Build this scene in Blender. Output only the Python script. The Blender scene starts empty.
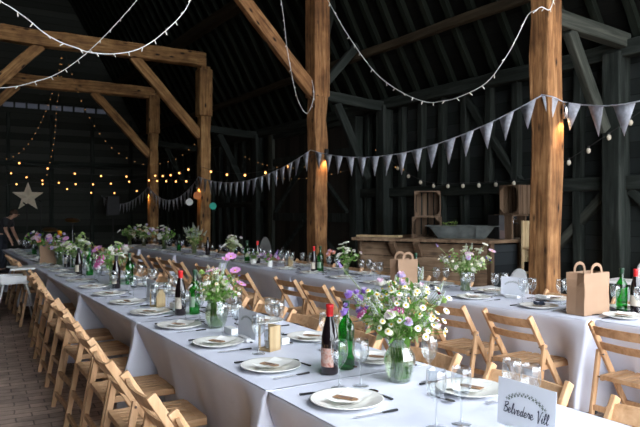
import bpy, math, random
from mathutils import Vector, Matrix, Quaternion
R = math.radians
sc = bpy.context.scene
col = sc.collection
rnd = random.Random(7)

# ------------------------------------------------------------------ camera
TH = R(31.7); ST, CT = math.sin(TH), math.cos(TH); H = 1.47; F = 640.0
cam_d = bpy.data.cameras.new('camera'); cam = bpy.data.objects.new('camera', cam_d); col.objects.link(cam)
cam.location = (0, 0, H); cam.rotation_euler = (R(90), 0, -TH)
cam_d.sensor_width = 36; cam_d.lens = 36; cam_d.shift_y = -2.5/640
cam_d.dof.use_dof = True; cam_d.dof.focus_distance = 3.0; cam_d.dof.aperture_fstop = 8
cam_d.clip_start = 0.05; cam_d.clip_end = 200
sc.camera = cam

def inview(x, y, z=0.8, m=20, mb=None):
    d = y*CT + x*ST; r = x*CT - y*ST
    if d < 0.4: return False
    px = 320 + F*r/d; py = 211 + F*(H-z)/d
    return -m < px < 640+m and -60 < py < 427 + (m if mb is None else mb)
def at_y(px, py, Y):          # point of the vertical plane Y = const
    u = (px-320)/F; t = (ST+u*CT)/(CT-u*ST); X = Y*t; d = Y*CT+X*ST
    return Vector((X, Y, H+(211-py)/F*d))
def at_x(px, py, X):
    u = (px-320)/F; t = (ST+u*CT)/(CT-u*ST); Y = X/t; d = Y*CT+X*ST
    return Vector((X, Y, H+(211-py)/F*d))

# ------------------------------------------------------------------ materials
def newmat(name):
    m = bpy.data.materials.new(name); m.use_nodes = True
    nt = m.node_tree; nt.nodes.clear()
    out = nt.nodes.new('ShaderNodeOutputMaterial')
    return m, nt, out
def N(nt, t, **k):
    n = nt.nodes.new(t)
    for a, b in k.items():
        if a in n.inputs: n.inputs[a].default_value = b
        else: setattr(n, a, b)
    return n
def C4(c): return (c[0], c[1], c[2], 1)
def principled(nt, out, col=(.5,.5,.5), rough=.6, metal=0, spec=.5):
    p = nt.nodes.new('ShaderNodeBsdfPrincipled')
    p.inputs['Base Color'].default_value = C4(col); p.inputs['Roughness'].default_value = rough
    p.inputs['Metallic'].default_value = metal; p.inputs['Specular IOR Level'].default_value = spec
    nt.links.new(p.outputs[0], out.inputs[0]); return p
def ramp(nt, stops):
    r = nt.nodes.new('ShaderNodeValToRGB'); e = r.color_ramp.elements
    e[0].position, e[0].color = stops[0][0], C4(stops[0][1]); e[1].position, e[1].color = stops[-1][0], C4(stops[-1][1])
    for p, c in stops[1:-1]:
        q = e.new(p); q.color = C4(c)
    return r
def flat(name, c, rough=.6, metal=0, spec=.5, var=.12, scale=8):
    m, nt, out = newmat(name); p = principled(nt, out, c, rough, metal, spec)
    tc = N(nt, 'ShaderNodeTexCoord'); n = N(nt, 'ShaderNodeTexNoise', Scale=scale, Detail=4)
    nt.links.new(tc.outputs['Object'], n.inputs['Vector'])
    lo = [v*(1-var) for v in c]; hi = [min(1, v*(1+var)) for v in c]
    r = ramp(nt, [(.3, lo), (.7, hi)]); nt.links.new(n.outputs[0], r.inputs[0]); nt.links.new(r.outputs[0], p.inputs['Base Color'])
    return m
def wood(name, dark, mid, light, axis='z', knots=True, rough=.75, scale=1.0, bump=.3, spec=.3, perobj=.0):
    """grain runs along the object's local axis"""
    m, nt, out = newmat(name); p = principled(nt, out, mid, rough, 0, spec)
    tc = N(nt, 'ShaderNodeTexCoord'); mp = N(nt, 'ShaderNodeMapping'); mp.vector_type = 'POINT'
    s = {'x': (1.2, 16, 16), 'y': (16, 1.2, 16), 'z': (16, 16, 1.2)}[axis]
    mp.inputs['Scale'].default_value = [v*scale for v in s]
    nt.links.new(tc.outputs['Object'], mp.inputs['Vector'])
    oi = N(nt, 'ShaderNodeObjectInfo'); 
    va = N(nt, 'ShaderNodeVectorMath', operation='SCALE'); va.inputs[0].default_value = (37, 19, 53)
    nt.links.new(oi.outputs['Random'], va.inputs['Scale']); nt.links.new(va.outputs[0], mp.inputs['Location'])
    n = N(nt, 'ShaderNodeTexNoise', Scale=1.0, Detail=6, Roughness=.65, Distortion=.6); nt.links.new(mp.outputs[0], n.inputs['Vector'])
    r = ramp(nt, [(.28, dark), (.5, mid), (.72, light)]); nt.links.new(n.outputs[0], r.inputs[0])
    last = r.outputs[0]
    if knots:
        mp2 = N(nt, 'ShaderNodeMapping'); mp2.inputs['Scale'].default_value = [v*.33*scale if v > 2 else 2.0*scale for v in s]
        nt.links.new(tc.outputs['Object'], mp2.inputs['Vector']); nt.links.new(va.outputs[0], mp2.inputs['Location'])
        v = N(nt, 'ShaderNodeTexVoronoi', Scale=1.0, Randomness=1.0); nt.links.new(mp2.outputs[0], v.inputs['Vector'])
        k = ramp(nt, [(.08, (1, 1, 1)), (.2, (0, 0, 0))]); nt.links.new(v.outputs['Distance'], k.inputs[0])
        mx = N(nt, 'ShaderNodeMixRGB'); mx.inputs[2].default_value = C4([c*.25 for c in dark])
        nt.links.new(k.outputs[0], mx.inputs[0]); nt.links.new(last, mx.inputs[1]); last = mx.outputs[0]
        n2 = N(nt, 'ShaderNodeTexNoise', Scale=3.5, Detail=3); nt.links.new(tc.outputs['Object'], n2.inputs['Vector'])
        r2 = ramp(nt, [(.42, (1, 1, 1)), (.68, (.42, .38, .34))]); nt.links.new(n2.outputs[0], r2.inputs[0])
        mu = N(nt, 'ShaderNodeMixRGB', blend_type='MULTIPLY'); mu.inputs[0].default_value = .8
        nt.links.new(last, mu.inputs[1]); nt.links.new(r2.outputs[0], mu.inputs[2]); last = mu.outputs[0]
    nt.links.new(last, p.inputs['Base Color'])
    b = N(nt, 'ShaderNodeBump', Strength=bump, Distance=.01); nt.links.new(n.outputs[0], b.inputs['Height']); nt.links.new(b.outputs[0], p.inputs['Normal'])
    return m
def glassy(name, tint=(1, 1, 1), rough=.02, add=0.0, dens=None):
    """thin clear glass: tinted see-through with a fresnel sheen"""
    m, nt, out = newmat(name)
    t = N(nt, 'ShaderNodeBsdfTransparent'); t.inputs[0].default_value = C4(tint)
    g = N(nt, 'ShaderNodeBsdfGlossy'); g.inputs['Roughness'].default_value = rough; g.inputs[0].default_value = (1, 1, 1, 1)
    f = N(nt, 'ShaderNodeLayerWeight'); mx = N(nt, 'ShaderNodeMixShader')
    pw = N(nt, 'ShaderNodeMath', operation='POWER'); pw.inputs[1].default_value = 4.0; nt.links.new(f.outputs['Facing'], pw.inputs[0])
    ma = N(nt, 'ShaderNodeMath', operation='MULTIPLY_ADD'); ma.inputs[1].default_value = .85; ma.inputs[2].default_value = .04+add; ma.use_clamp = True
    nt.links.new(pw.outputs[0], ma.inputs[0]); nt.links.new(ma.outputs[0], mx.inputs[0])
    nt.links.new(t.outputs[0], mx.inputs[1]); nt.links.new(g.outputs[0], mx.inputs[2]); nt.links.new(mx.outputs[0], out.inputs[0])
    return m
def emis(name, c, s):
    m, nt, out = newmat(name); e = N(nt, 'ShaderNodeEmission', Strength=s); e.inputs[0].default_value = C4(c)
    nt.links.new(e.outputs[0], out.inputs[0]); return m
def petal(name, c):
    m, nt, out = newmat(name)
    d = N(nt, 'ShaderNodeBsdfDiffuse'); d.inputs[0].default_value = C4(c)
    t = N(nt, 'ShaderNodeBsdfTranslucent'); t.inputs[0].default_value = C4(c)
    mx = N(nt, 'ShaderNodeMixShader'); mx.inputs[0].default_value = .3
    oi = N(nt, 'ShaderNodeTexCoord'); n = N(nt, 'ShaderNodeTexNoise', Scale=25); nt.links.new(oi.outputs['Object'], n.inputs['Vector'])
    r = ramp(nt, [(.3, [v*.75 for v in c]), (.7, [min(1, v*1.15) for v in c])]); nt.links.new(n.outputs[0], r.inputs[0])
    nt.links.new(r.outputs[0], d.inputs[0]); nt.links.new(r.outputs[0], t.inputs[0])
    nt.links.new(d.outputs[0], mx.inputs[1]); nt.links.new(t.outputs[0], mx.inputs[2]); nt.links.new(mx.outputs[0], out.inputs[0])
    return m

M = {}
M['timber'] = wood('old_oak_timber', (.06, .026, .010), (.27, .128, .048), (.47, .26, .115), bump=1.0, scale=1.7)
M['timber_far'] = wood('brown_oak_timber', (.08, .036, .013), (.33, .175, .065), (.52, .31, .125), bump=.8, scale=1.4)
M['dark_timber'] = wood('blackened_timber', (.008, .0095, .008), (.019, .023, .020), (.040, .046, .040), knots=False, bump=.5, spec=.08)
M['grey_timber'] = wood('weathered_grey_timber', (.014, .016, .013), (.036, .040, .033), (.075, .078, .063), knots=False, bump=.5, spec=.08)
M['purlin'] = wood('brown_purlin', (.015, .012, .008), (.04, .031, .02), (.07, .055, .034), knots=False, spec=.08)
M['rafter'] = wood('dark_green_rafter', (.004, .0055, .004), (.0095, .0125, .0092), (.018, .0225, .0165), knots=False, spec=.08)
M['beech'] = wood('beech_chair_wood', (.34, .185, .085), (.51, .305, .16), (.63, .41, .24), axis='x', knots=False, bump=.08, rough=.5, scale=1.2)
M['beech_z'] = wood('beech_chair_wood_upright', (.37, .20, .095), (.55, .33, .175), (.67, .44, .26), axis='z', knots=False, bump=.08, rough=.5, scale=1.2)
M['plank'] = wood('reclaimed_bar_plank', (.10, .062, .036), (.235, .155, .095), (.36, .255, .17), axis='x', knots=True)
M['crate'] = wood('fruit_crate_wood', (.045, .027, .016), (.11, .068, .04), (.19, .125, .078), axis='z', knots=False)
M['palecrate'] = wood('pale_crate_wood', (.3, .2, .1), (.45, .33, .18), (.55, .42, .25), axis='z', knots=False)
M['tag'] = wood('brown_tag_card', (.24, .13, .065), (.33, .19, .10), (.40, .25, .14), axis='x', knots=False, bump=.05)
M['kraft'] = flat('kraft_paper', (.31, .195, .12), .8, var=.08, scale=5)
M['kraft_in'] = flat('kraft_paper_inside', (.2, .13, .07), .8)
M['linen'] = None
M['china'] = flat('white_china', (.79, .78, .73), .18, var=.01)
M['napkin'] = flat('white_napkin', (.86, .85, .81), .9, var=.02)
M['blue_napkin'] = flat('dark_blue_napkin', (.02, .03, .055), .9, var=.3)
M['steel'] = flat('brushed_steel', (.62, .62, .64), .22, 1, var=.05)
M['blackplastic'] = flat('black_plastic', (.012, .012, .014), .35, var=.2)
M['black'] = flat('matt_black', (.015, .015, .016), .7, var=.3)
M['white'] = flat('white_plastic', (.78, .79, .79), .35, var=.03)
M['card'] = flat('white_card', (.80, .83, .90), .8, var=.02)
M['ink'] = flat('dark_blue_ink', (.02, .03, .07), .8)
M['leafink'] = flat('grey_green_ink', (.12, .17, .14), .8)
M['glass'] = glassy('clear_glass', (.91, .925, .93), .015, .05)
M['vase'] = glassy('ribbed_vase_glass', (.90, .93, .89), .04, .05)
M['water'] = glassy('vase_water', (.88, .91, .82), .03, .0)
M['greenglass'] = glassy('green_bottle_glass', (.10, .55, .14), .04, .02)
M['greencap'] = flat('dark_green_foil', (.008, .045, .02), .35, var=.1)
M['wine'] = flat('dark_wine_bottle_glass', (.009, .004, .005), .06, spec=.8, var=.2)
M['redcap'] = flat('red_foil', (.55, .012, .015), .35, var=.1)
M['galv'] = flat('galvanised_zinc', (.15, .17, .165), .5, .6, var=.35, scale=9)
M['cable'] = flat('white_cable', (.72, .72, .70), .6)
M['darkcable'] = flat('black_cable', (.02, .02, .02), .6)
M['clearbulb'] = flat('unlit_frosted_bulb', (.75, .73, .66), .2)
M['bulbglass'] = flat('unlit_clear_bulb', (.42, .38, .30), .08)
M['warm'] = emis('lit_warm_bulb', (1, .40, .11), 2.6)
M['tiny'] = emis('lit_fairy_bulb', (1, .50, .18), .30)
M['lampglow'] = emis('lit_wall_lamp', (1, .72, .38), 6)
M['bunt'] = petal('grey_white_bunting', (.55, .57, .63))
M['stem'] = petal('stem_green', (.10, .24, .045))
M['leaf'] = petal('leaf_green', (.14, .30, .06))
M['leafpale'] = petal('pale_leaf_green', (.34, .42, .20))
M['grass'] = petal('straw_green', (.42, .42, .20))
M['star'] = flat('cream_star_paper', (.66, .58, .43), .8, var=.1)
M['bluejug'] = flat('blue_plastic', (.02, .16, .42), .3)
M['moss'] = flat('moss_green', (.08, .12, .02), .9, var=.5, scale=60)
M['skin'] = flat('skin', (.45, .25, .17), .6)
M['hair'] = flat('brown_hair', (.05, .025, .012), .8)
M['tee'] = flat('black_cotton', (.018, .018, .02), .9)
M['jeans'] = flat('dark_denim', (.02, .024, .035), .9)
M['amp'] = flat('grey_silver_panel', (.22, .23, .23), .5)
M['sawn'] = flat('sawn_wood_disc', (.05, .048, .045), .8, var=.4)
for k, c in dict(white=(.86, .85, .80), yellow=(.85, .58, .04), pink=(.72, .34, .66), palepink=(.76, .54, .68), lilac=(.66, .58, .78),
                 purple=(.40, .24, .66), blue=(.08, .13, .70), cream=(.78, .76, .60), peach=(.85, .42, .30), orange=(.78, .28, .03),
                 darkred=(.16, .02, .05), limegreen=(.45, .62, .22), hotpink=(.62, .14, .36), silver=(.50, .54, .50), rust=(.45, .26, .12)).items():
    M['f_'+k] = petal('petal_'+k, c)
M['discwhite'] = flat('white_paper', (.6, .6, .55), .8); M['discorange'] = flat('orange_paper', (.6, .2, .06), .8); M['discteal'] = flat('teal_paper', (.05, .5, .36), .8)

def linen():
    m, nt, out = newmat('white_linen_cloth'); p = principled(nt, out, (.66, .68, .77), .9, 0, .15)
    tc = N(nt, 'ShaderNodeTexCoord'); n = N(nt, 'ShaderNodeTexNoise', Scale=3.0, Detail=3); nt.links.new(tc.outputs['Object'], n.inputs['Vector'])
    r = ramp(nt, [(.3, (.63, .65, .745)), (.7, (.70, .72, .80))]); nt.links.new(n.outputs[0], r.inputs[0]); nt.links.new(r.outputs[0], p.inputs['Base Color'])
    n2 = N(nt, 'ShaderNodeTexNoise', Scale=7.0, Detail=4, Distortion=1.2); nt.links.new(tc.outputs['Object'], n2.inputs['Vector'])
    b = N(nt, 'ShaderNodeBump', Strength=.25, Distance=.02); nt.links.new(n2.outputs[0], b.inputs['Height']); nt.links.new(b.outputs[0], p.inputs['Normal'])
    return m
M['linen'] = linen()
def brickfloor():
    m, nt, out = newmat('brick_paver_floor'); p = principled(nt, out, (.1, .08, .07), .8, 0, .25)
    tc = N(nt, 'ShaderNodeTexCoord'); mp = N(nt, 'ShaderNodeMapping'); nt.links.new(tc.outputs['Object'], mp.inputs[0])
    mp.inputs['Rotation'].default_value = (0, 0, R(4))
    nw = N(nt, 'ShaderNodeTexNoise', Scale=6, Detail=2); nt.links.new(tc.outputs['Object'], nw.inputs['Vector'])
    vm = N(nt, 'ShaderNodeVectorMath', operation='MULTIPLY_ADD'); vm.inputs[1].default_value = (.035, .035, 0)
    nt.links.new(nw.outputs['Color'], vm.inputs[0]); nt.links.new(tc.outputs['Object'], vm.inputs[2]); nt.links.new(vm.outputs[0], mp.inputs[0])
    b = N(nt, 'ShaderNodeTexBrick'); nt.links.new(mp.outputs[0], b.inputs['Vector'])
    b.inputs['Scale'].default_value = 1.0; b.inputs['Brick Width'].default_value = .215; b.inputs['Row Height'].default_value = .105
    b.inputs['Mortar Size'].default_value = .007; b.inputs['Mortar Smooth'].default_value = .4; b.inputs['Bias'].default_value = -.1
    b.inputs['Color1'].default_value = (.66, .50, .41, 1); b.inputs['Color2'].default_value = (.46, .35, .29, 1); b.inputs['Mortar'].default_value = (.28, .22, .19, 1)
    n = N(nt, 'ShaderNodeTexNoise', Scale=2.2, Detail=6, Roughness=.7); nt.links.new(tc.outputs['Object'], n.inputs['Vector'])
    r = ramp(nt, [(.3, (.5, .5, .5)), (.7, (1.25, 1.22, 1.2))]); nt.links.new(n.outputs[0], r.inputs[0])
    mu = N(nt, 'ShaderNodeMixRGB', blend_type='MULTIPLY'); mu.inputs[0].default_value = 1
    nt.links.new(b.outputs['Color'], mu.inputs[1]); nt.links.new(r.outputs[0], mu.inputs[2]); nt.links.new(mu.outputs[0], p.inputs['Base Color'])
    bp = N(nt, 'ShaderNodeBump', Strength=.5, Distance=.01, invert=True); nt.links.new(b.outputs['Fac'], bp.inputs['Height']); nt.links.new(bp.outputs[0], p.inputs['Normal'])
    return m
M['floor'] = brickfloor()
def boards(name, base, horizontal=True, pitch=.17, rough=.8):
    m, nt, out = newmat(name); p = principled(nt, out, base, rough, 0, .1)
    tc = N(nt, 'ShaderNodeTexCoord'); sp = N(nt, 'ShaderNodeSeparateXYZ'); nt.links.new(tc.outputs['Object'], sp.inputs[0])
    if horizontal: src = sp.outputs[2]
    else:
        a = N(nt, 'ShaderNodeMath', operation='ADD'); nt.links.new(sp.outputs[0], a.inputs[0]); nt.links.new(sp.outputs[1], a.inputs[1]); src = a.outputs[0]
    q = N(nt, 'ShaderNodeMath', operation='DIVIDE'); q.inputs[1].default_value = pitch; nt.links.new(src, q.inputs[0])
    fr = N(nt, 'ShaderNodeMath', operation='FRACT'); nt.links.new(q.outputs[0], fr.inputs[0])
    fl = N(nt, 'ShaderNodeMath', operation='FLOOR'); nt.links.new(q.outputs[0], fl.inputs[0])
    wn = N(nt, 'ShaderNodeTexWhiteNoise', noise_dimensions='1D'); nt.links.new(fl.outputs[0], wn.inputs['W'])
    r = ramp(nt, [(0, [c*.65 for c in base]), (1, [c*1.35 for c in base])]); nt.links.new(wn.outputs['Value'], r.inputs[0])
    g = ramp(nt, [(0, (.15, .15, .15)), (.07, (1, 1, 1))]); nt.links.new(fr.outputs[0], g.inputs[0])
    mu = N(nt, 'ShaderNodeMixRGB', blend_type='MULTIPLY'); mu.inputs[0].default_value = 1
    nt.links.new(r.outputs[0], mu.inputs[1]); nt.links.new(g.outputs[0], mu.inputs[2]); nt.links.new(mu.outputs[0], p.inputs['Base Color'])
    b = N(nt, 'ShaderNodeBump', Strength=.8, Distance=.03); nt.links.new(fr.outputs[0], b.inputs['Height']); nt.links.new(b.outputs[0], p.inputs['Normal'])
    return m
M['boards'] = boards('tarred_weatherboard', (.021, .025, .024)); M['endboards'] = boards('tarred_end_boards', (.032, .035, .030), True, .2)
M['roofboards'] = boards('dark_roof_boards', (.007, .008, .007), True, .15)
M['doorboards'] = boards('brown_black_door_boards', (.020, .017, .014), False, .19)
M['barpanel'] = boards('black_bar_panel', (.022, .026, .028), True, .16)
def tl(name, c):
    m, nt, out = newmat(name); t = N(nt, 'ShaderNodeBsdfTranslucent'); t.inputs[0].default_value = C4(c)
    d = N(nt, 'ShaderNodeBsdfDiffuse'); d.inputs[0].default_value = C4(c); mx = N(nt, 'ShaderNodeMixShader'); mx.inputs[0].default_value = .4
    nt.links.new(t.outputs[0], mx.inputs[1]); nt.links.new(d.outputs[0], mx.inputs[2]); nt.links.new(mx.outputs[0], out.inputs[0]); return m
M['pane'] = tl('dirty_translucent_pane', (.14, .145, .16))
def label_mat():
    m, nt, out = newmat('printed_wine_label'); p = principled(nt, out, (.7, .5, .45), .6)
    tc = N(nt, 'ShaderNodeTexCoord'); n = N(nt, 'ShaderNodeTexNoise', Scale=30, Detail=2, Distortion=2); nt.links.new(tc.outputs['Object'], n.inputs['Vector'])
    r = ramp(nt, [(.3, (.42, .14, .10)), (.45, (.55, .30, .24)), (.6, (.60, .44, .37)), (.75, (.35, .2, .17))]); nt.links.new(n.outputs[0], r.inputs[0])
    nt.links.new(r.outputs[0], p.inputs['Base Color']); return m
M['label'] = label_mat(); M['creamlabel'] = flat('cream_label', (.62, .55, .45), .6); M['greenlabel'] = flat('pale_green_label', (.35, .5, .35), .6)

# ------------------------------------------------------------------ mesh builder
class MB:
    def __init__(s): s.v = []; s.f = []; s.m = []
    def add(s, vs, fs, m=0):
        b = len(s.v); s.v += [tuple(v) for v in vs]
        for f in fs: s.f.append([i+b for i in f]); s.m.append(m)
        return s
    def box(s, c, d, m=0, rot=None):
        c = Vector(c); h = [x/2 for x in d]; vs = []
        for x in (-1, 1):
            for y in (-1, 1):
                for z in (-1, 1):
                    v = Vector((x*h[0], y*h[1], z*h[2]))
                    if rot is not None: v = rot @ v
                    vs.append(c+v)
        return s.add(vs, [(0, 1, 3, 2), (4, 6, 7, 5), (0, 4, 5, 1), (2, 3, 7, 6), (0, 2, 6, 4), (1, 5, 7, 3)], m)
    def bar(s, p, q, w, h, m=0, up=(0, 0, 1)):
        """rectangular bar p->q, w across (horizontal), h the other way"""
        p = Vector(p); q = Vector(q); d = (q-p).normalized(); u = Vector(up)
        a = d.cross(u)
        if a.length < 1e-4: a = Vector((1, 0, 0))
        a.normalize(); b = a.cross(d); vs = []
        for o in (p, q):
            for i, j in ((-1, -1), (1, -1), (1, 1), (-1, 1)): vs.append(o + a*w/2*i + b*h/2*j)
        return s.add(vs, [(0, 1, 2, 3), (7, 6, 5, 4), (0, 4, 5, 1), (1, 5, 6, 2), (2, 6, 7, 3), (3, 7, 4, 0)], m)
    def tube(s, pts, r, seg=6, m=0, caps=True):
        pts = [Vector(p) for p in pts]; n = len(pts); rr = r if isinstance(r, (list, tuple)) else [r]*n
        ref = None; vs = []
        for i, p in enumerate(pts):
            d = (pts[min(i+1, n-1)] - pts[max(i-1, 0)]).normalized()
            if ref is None: ref = d.orthogonal().normalized()
            a = (ref - d*ref.dot(d)); a = a.normalized() if a.length > 1e-6 else d.orthogonal().normalized()
            ref = a; b = d.cross(a)
            for k in range(seg):
                t = 2*math.pi*k/seg; vs.append(p + (a*math.cos(t)+b*math.sin(t))*rr[i])
        fs = []
        for i in range(n-1):
            for k in range(seg):
                k2 = (k+1) % seg; fs.append((i*seg+k, i*seg+k2, (i+1)*seg+k2, (i+1)*seg+k))
        if caps: fs += [tuple(range(seg))[::-1], tuple((n-1)*seg+k for k in range(seg))]
        return s.add(vs, fs, m)
    def lathe(s, prof, c=(0, 0, 0), seg=20, m=0, rib=0, nrib=0, close=False):
        vs = []; n = len(prof)
        for r, z in prof:
            for k in range(seg):
                t = 2*math.pi*k/seg; q = r*(1+rib*math.cos(nrib*t)) if r > .002 else r
                vs.append((c[0]+q*math.cos(t), c[1]+q*math.sin(t), c[2]+z))
        fs = []
        for i in range(n-1):
            for k in range(seg):
                k2 = (k+1) % seg; fs.append((i*seg+k, i*seg+k2, (i+1)*seg+k2, (i+1)*seg+k))
        return s.add(vs, fs, m)
    def ball(s, c, r, m=0, seg=8, rings=5, sz=1.0):
        pr = [(max(r*math.sin(math.pi*i/rings), 1e-4), -r*sz*math.cos(math.pi*i/rings)) for i in range(rings+1)]
        return s.lathe(pr, c, seg, m)
    def prism(s, poly, z0, z1, m=0):
        n = len(poly); vs = [(x, y, z0) for x, y in poly]+[(x, y, z1) for x, y in poly]
        return s.add(vs, [tuple(range(n))[::-1], tuple(range(n, 2*n))]+[(i, (i+1) % n, n+(i+1) % n, n+i) for i in range(n)], m)
    def mesh(s, name, mats, smooth=False):
        me = bpy.data.meshes.new(name); me.from_pydata(s.v, [], s.f)
        for m in (mats if isinstance(mats, (list, tuple)) else [mats]): me.materials.append(m)
        me.polygons.foreach_set('material_index', s.m)
        if smooth: me.polygons.foreach_set('use_smooth', [True]*len(s.f))
        me.update(); return me
    def build(s, name, mats, parent=None, smooth=False, loc=None, bev=0):
        o = bpy.data.objects.new(name, s.mesh(name, mats, smooth)); col.objects.link(o)
        if parent is not None: o.parent = parent
        if loc is not None: o.location = loc
        if bev:
            b = o.modifiers.new('bevel', 'BEVEL'); b.width = bev; b.segments = 2; b.limit_method = 'ANGLE'
        return o
def tag(o, label=None, cat=None, group=None, kind=None):
    if label: o['label'] = label
    if cat: o['category'] = cat
    if group: o['group'] = group
    if kind: o['kind'] = kind
    return o
def empty(name, loc=(0, 0, 0), rz=0, **k):
    o = bpy.data.objects.new(name, None); col.objects.link(o); o.location = loc; o.rotation_euler = (0, 0, rz)
    o.empty_display_size = .05; return tag(o, **k)
def place(name, me, parent=None, loc=(0, 0, 0), rot=(0, 0, 0), scale=1):
    o = bpy.data.objects.new(name, me); col.objects.link(o); o.location = loc; o.rotation_euler = rot
    if scale != 1: o.scale = (scale,)*3 if not isinstance(scale, (tuple, list)) else scale
    if parent is not None: o.parent = parent
    return o
def copy_tree(o, parent=None):
    c = o.copy(); col.objects.link(c)
    if parent is not None: c.parent = parent
    for ch in o.children: copy_tree(ch, c)
    return c
ORD = 'first second third fourth fifth sixth seventh eighth ninth tenth eleventh twelfth thirteenth fourteenth fifteenth sixteenth seventeenth eighteenth nineteenth twentieth'.split()
ORD += ['twenty-'+w for w in ORD[:9]]

def beam(name, p, q, w, h, mat, parent=None, jit=.006, roll=0, bev=.012):
    """squared timber from p to q with its grain along its own z"""
    p = Vector(p); q = Vector(q); L = (q-p).length; d = (q-p).normalized()
    n = max(2, int(L/.35)); mb = MB(); rr = random.Random(hash((round(p.x, 2), round(p.z, 2), round(L, 2))) & 0xffff)
    vs = []
    for i in range(n+1):
        z = L*i/n; ox, oy = rr.uniform(-jit, jit), rr.uniform(-jit, jit)
        for a, b in ((-1, -1), (1, -1), (1, 1), (-1, 1)):
            vs.append((a*w/2+ox+rr.uniform(-jit, jit)*.7, b*h/2+oy+rr.uniform(-jit, jit)*.7, z))
    fs = [(3, 2, 1, 0), tuple(4*n+k for k in range(4))]
    for i in range(n):
        for k in range(4): fs.append((4*i+k, 4*i+(k+1) % 4, 4*i+4+(k+1) % 4, 4*i+4+k))
    mb.add(vs, fs)
    o = mb.build(name, mat, None, bev=bev)
    # orient: local z -> d, local y kept as vertical as possible
    if abs(d.z) > .99: rot = Matrix(((1, 0, 0), (0, 1, 0), (0, 0, 1))) if d.z > 0 else Matrix(((1, 0, 0), (0, -1, 0), (0, 0, -1)))
    else:
        y = (Vector((0, 0, 1)) - d*d.z).normalized(); x = y.cross(d); rot = Matrix((x, y, d)).transposed()
    o.matrix_world = Matrix.Translation(p) @ rot.to_4x4()
    if parent is not None: o.parent = parent
    return o

# ------------------------------------------------------------------ the barn
WX, EY, PX, LX = 6.5, 21.0, 5.1, 0.35      # outer wall, end wall, arcade posts, other arcade row
TAN = 1.8; PZ = 3.2                        # roof pitch, wall plate height
LW = -1.05
RX = (WX+LW)/2; RZ = PZ + (WX-RX)*TAN
YS = -1.6                                   # open barn end behind the camera
mb = MB().box(((WX+LW)/2, 9.0, -.05), (30, 60, .1)); fl = mb.build('floor', M['floor']); tag(fl, kind='structure')
w = MB().box((WX+.04, (EY+2.0)/2+.0, PZ/2+.06), (.08, EY-2.0+.1, PZ+.12)).build('wall_right', M['boards']); tag(w, kind='structure')
WR = w
w = MB().box((LW-.04, (EY+YS)/2, PZ/2+.06), (.08, EY-YS, PZ+.12)).build('wall_left', M['boards']); tag(w, kind='structure')
w = MB().box(((LW-.35)/2, YS+.04, 2.2), (-.35-LW, .08, 4.4)).build('wall_light_blocker', M['boards']); tag(w, kind='structure')  # unseen wall piece added behind the camera to cut daylight from the left
# gable end wall with a strip of small openings near its top
x0s, x1s, zs0, zs1 = 1.6, 5.3, 4.56, 4.72
mb = MB()
def gable(mb, z0, z1):
    def xr(z):
        if z <= PZ: return LW, WX
        k = max(0, (z-PZ-.11)/TAN); return LW+k, WX-k
    a0, b0 = xr(z0); a1, b1 = xr(z1)
    vs = [(a0, EY, z0), (b0, EY, z0), (b1, EY, z1), (a1, EY, z1), (a0, EY+.1, z0), (b0, EY+.1, z0), (b1, EY+.1, z1), (a1, EY+.1, z1)]
    mb.add(vs, [(0, 1, 2, 3), (7, 6, 5, 4), (0, 4, 5, 1), (1, 5, 6, 2), (2, 6, 7, 3), (3, 7, 4, 0)])
gable(mb, 0, PZ); gable(mb, PZ, zs0); gable(mb, zs1, RZ-.01)
k0 = (zs0-PZ-.13)/TAN
mb.box(((LW+k0+x0s)/2, EY+.05, (zs0+zs1)/2), (x0s-LW-k0, .1, zs1-zs0)); mb.box(((WX-k0+x1s)/2, EY+.05, (zs0+zs1)/2), (WX-k0-x1s, .1, zs1-zs0))
we = mb.build('wall_end', M['endboards']); tag(we, kind='structure')
win = empty('window_1', ((x0s+x1s)/2, EY, zs0)); tag(win, kind='structure')
for i in range(11):
    x = x0s + (i+.5)*(x1s-x0s)/11 - (x0s+x1s)/2
    MB().box((x, .05, .08), ((x1s-x0s)/11-.05, .01, .16)).build('pane', M['pane'], win)
    MB().box((x+(x1s-x0s)/22, .03, .08), (.05, .06, .16)).build('glazing_bar', M['dark_timber'], win)
# roof slopes
for nm, xe, sg in (('ceiling_right', WX, 1), ('ceiling_left', LW, -1)):
    t = .06; ex = xe + sg*.35; ez = PZ-.35*TAN
    y0 = 2.7 if sg > 0 else YS
    vs = []
    for y in (YS, EY+.3):
        vs += [(ex, y, ez+.1), (RX, y, RZ+.1), (RX, y, RZ+.1+t), (ex, y, ez+.1+t)]
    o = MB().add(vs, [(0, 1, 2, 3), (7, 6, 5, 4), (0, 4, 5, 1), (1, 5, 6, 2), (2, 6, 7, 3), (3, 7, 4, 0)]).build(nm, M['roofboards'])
    tag(o, kind='structure')
    if sg > 0: CR = o
    else: CL = o
y = 3.2
while y < EY:
    for sg, xe, par in ((1, WX, CR), (-1, LW, CL)):
        if sg < 0 and int(round(y/.4)) % 3: continue
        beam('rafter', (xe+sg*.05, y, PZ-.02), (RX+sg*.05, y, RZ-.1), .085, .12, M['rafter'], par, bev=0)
    y += .40
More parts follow.
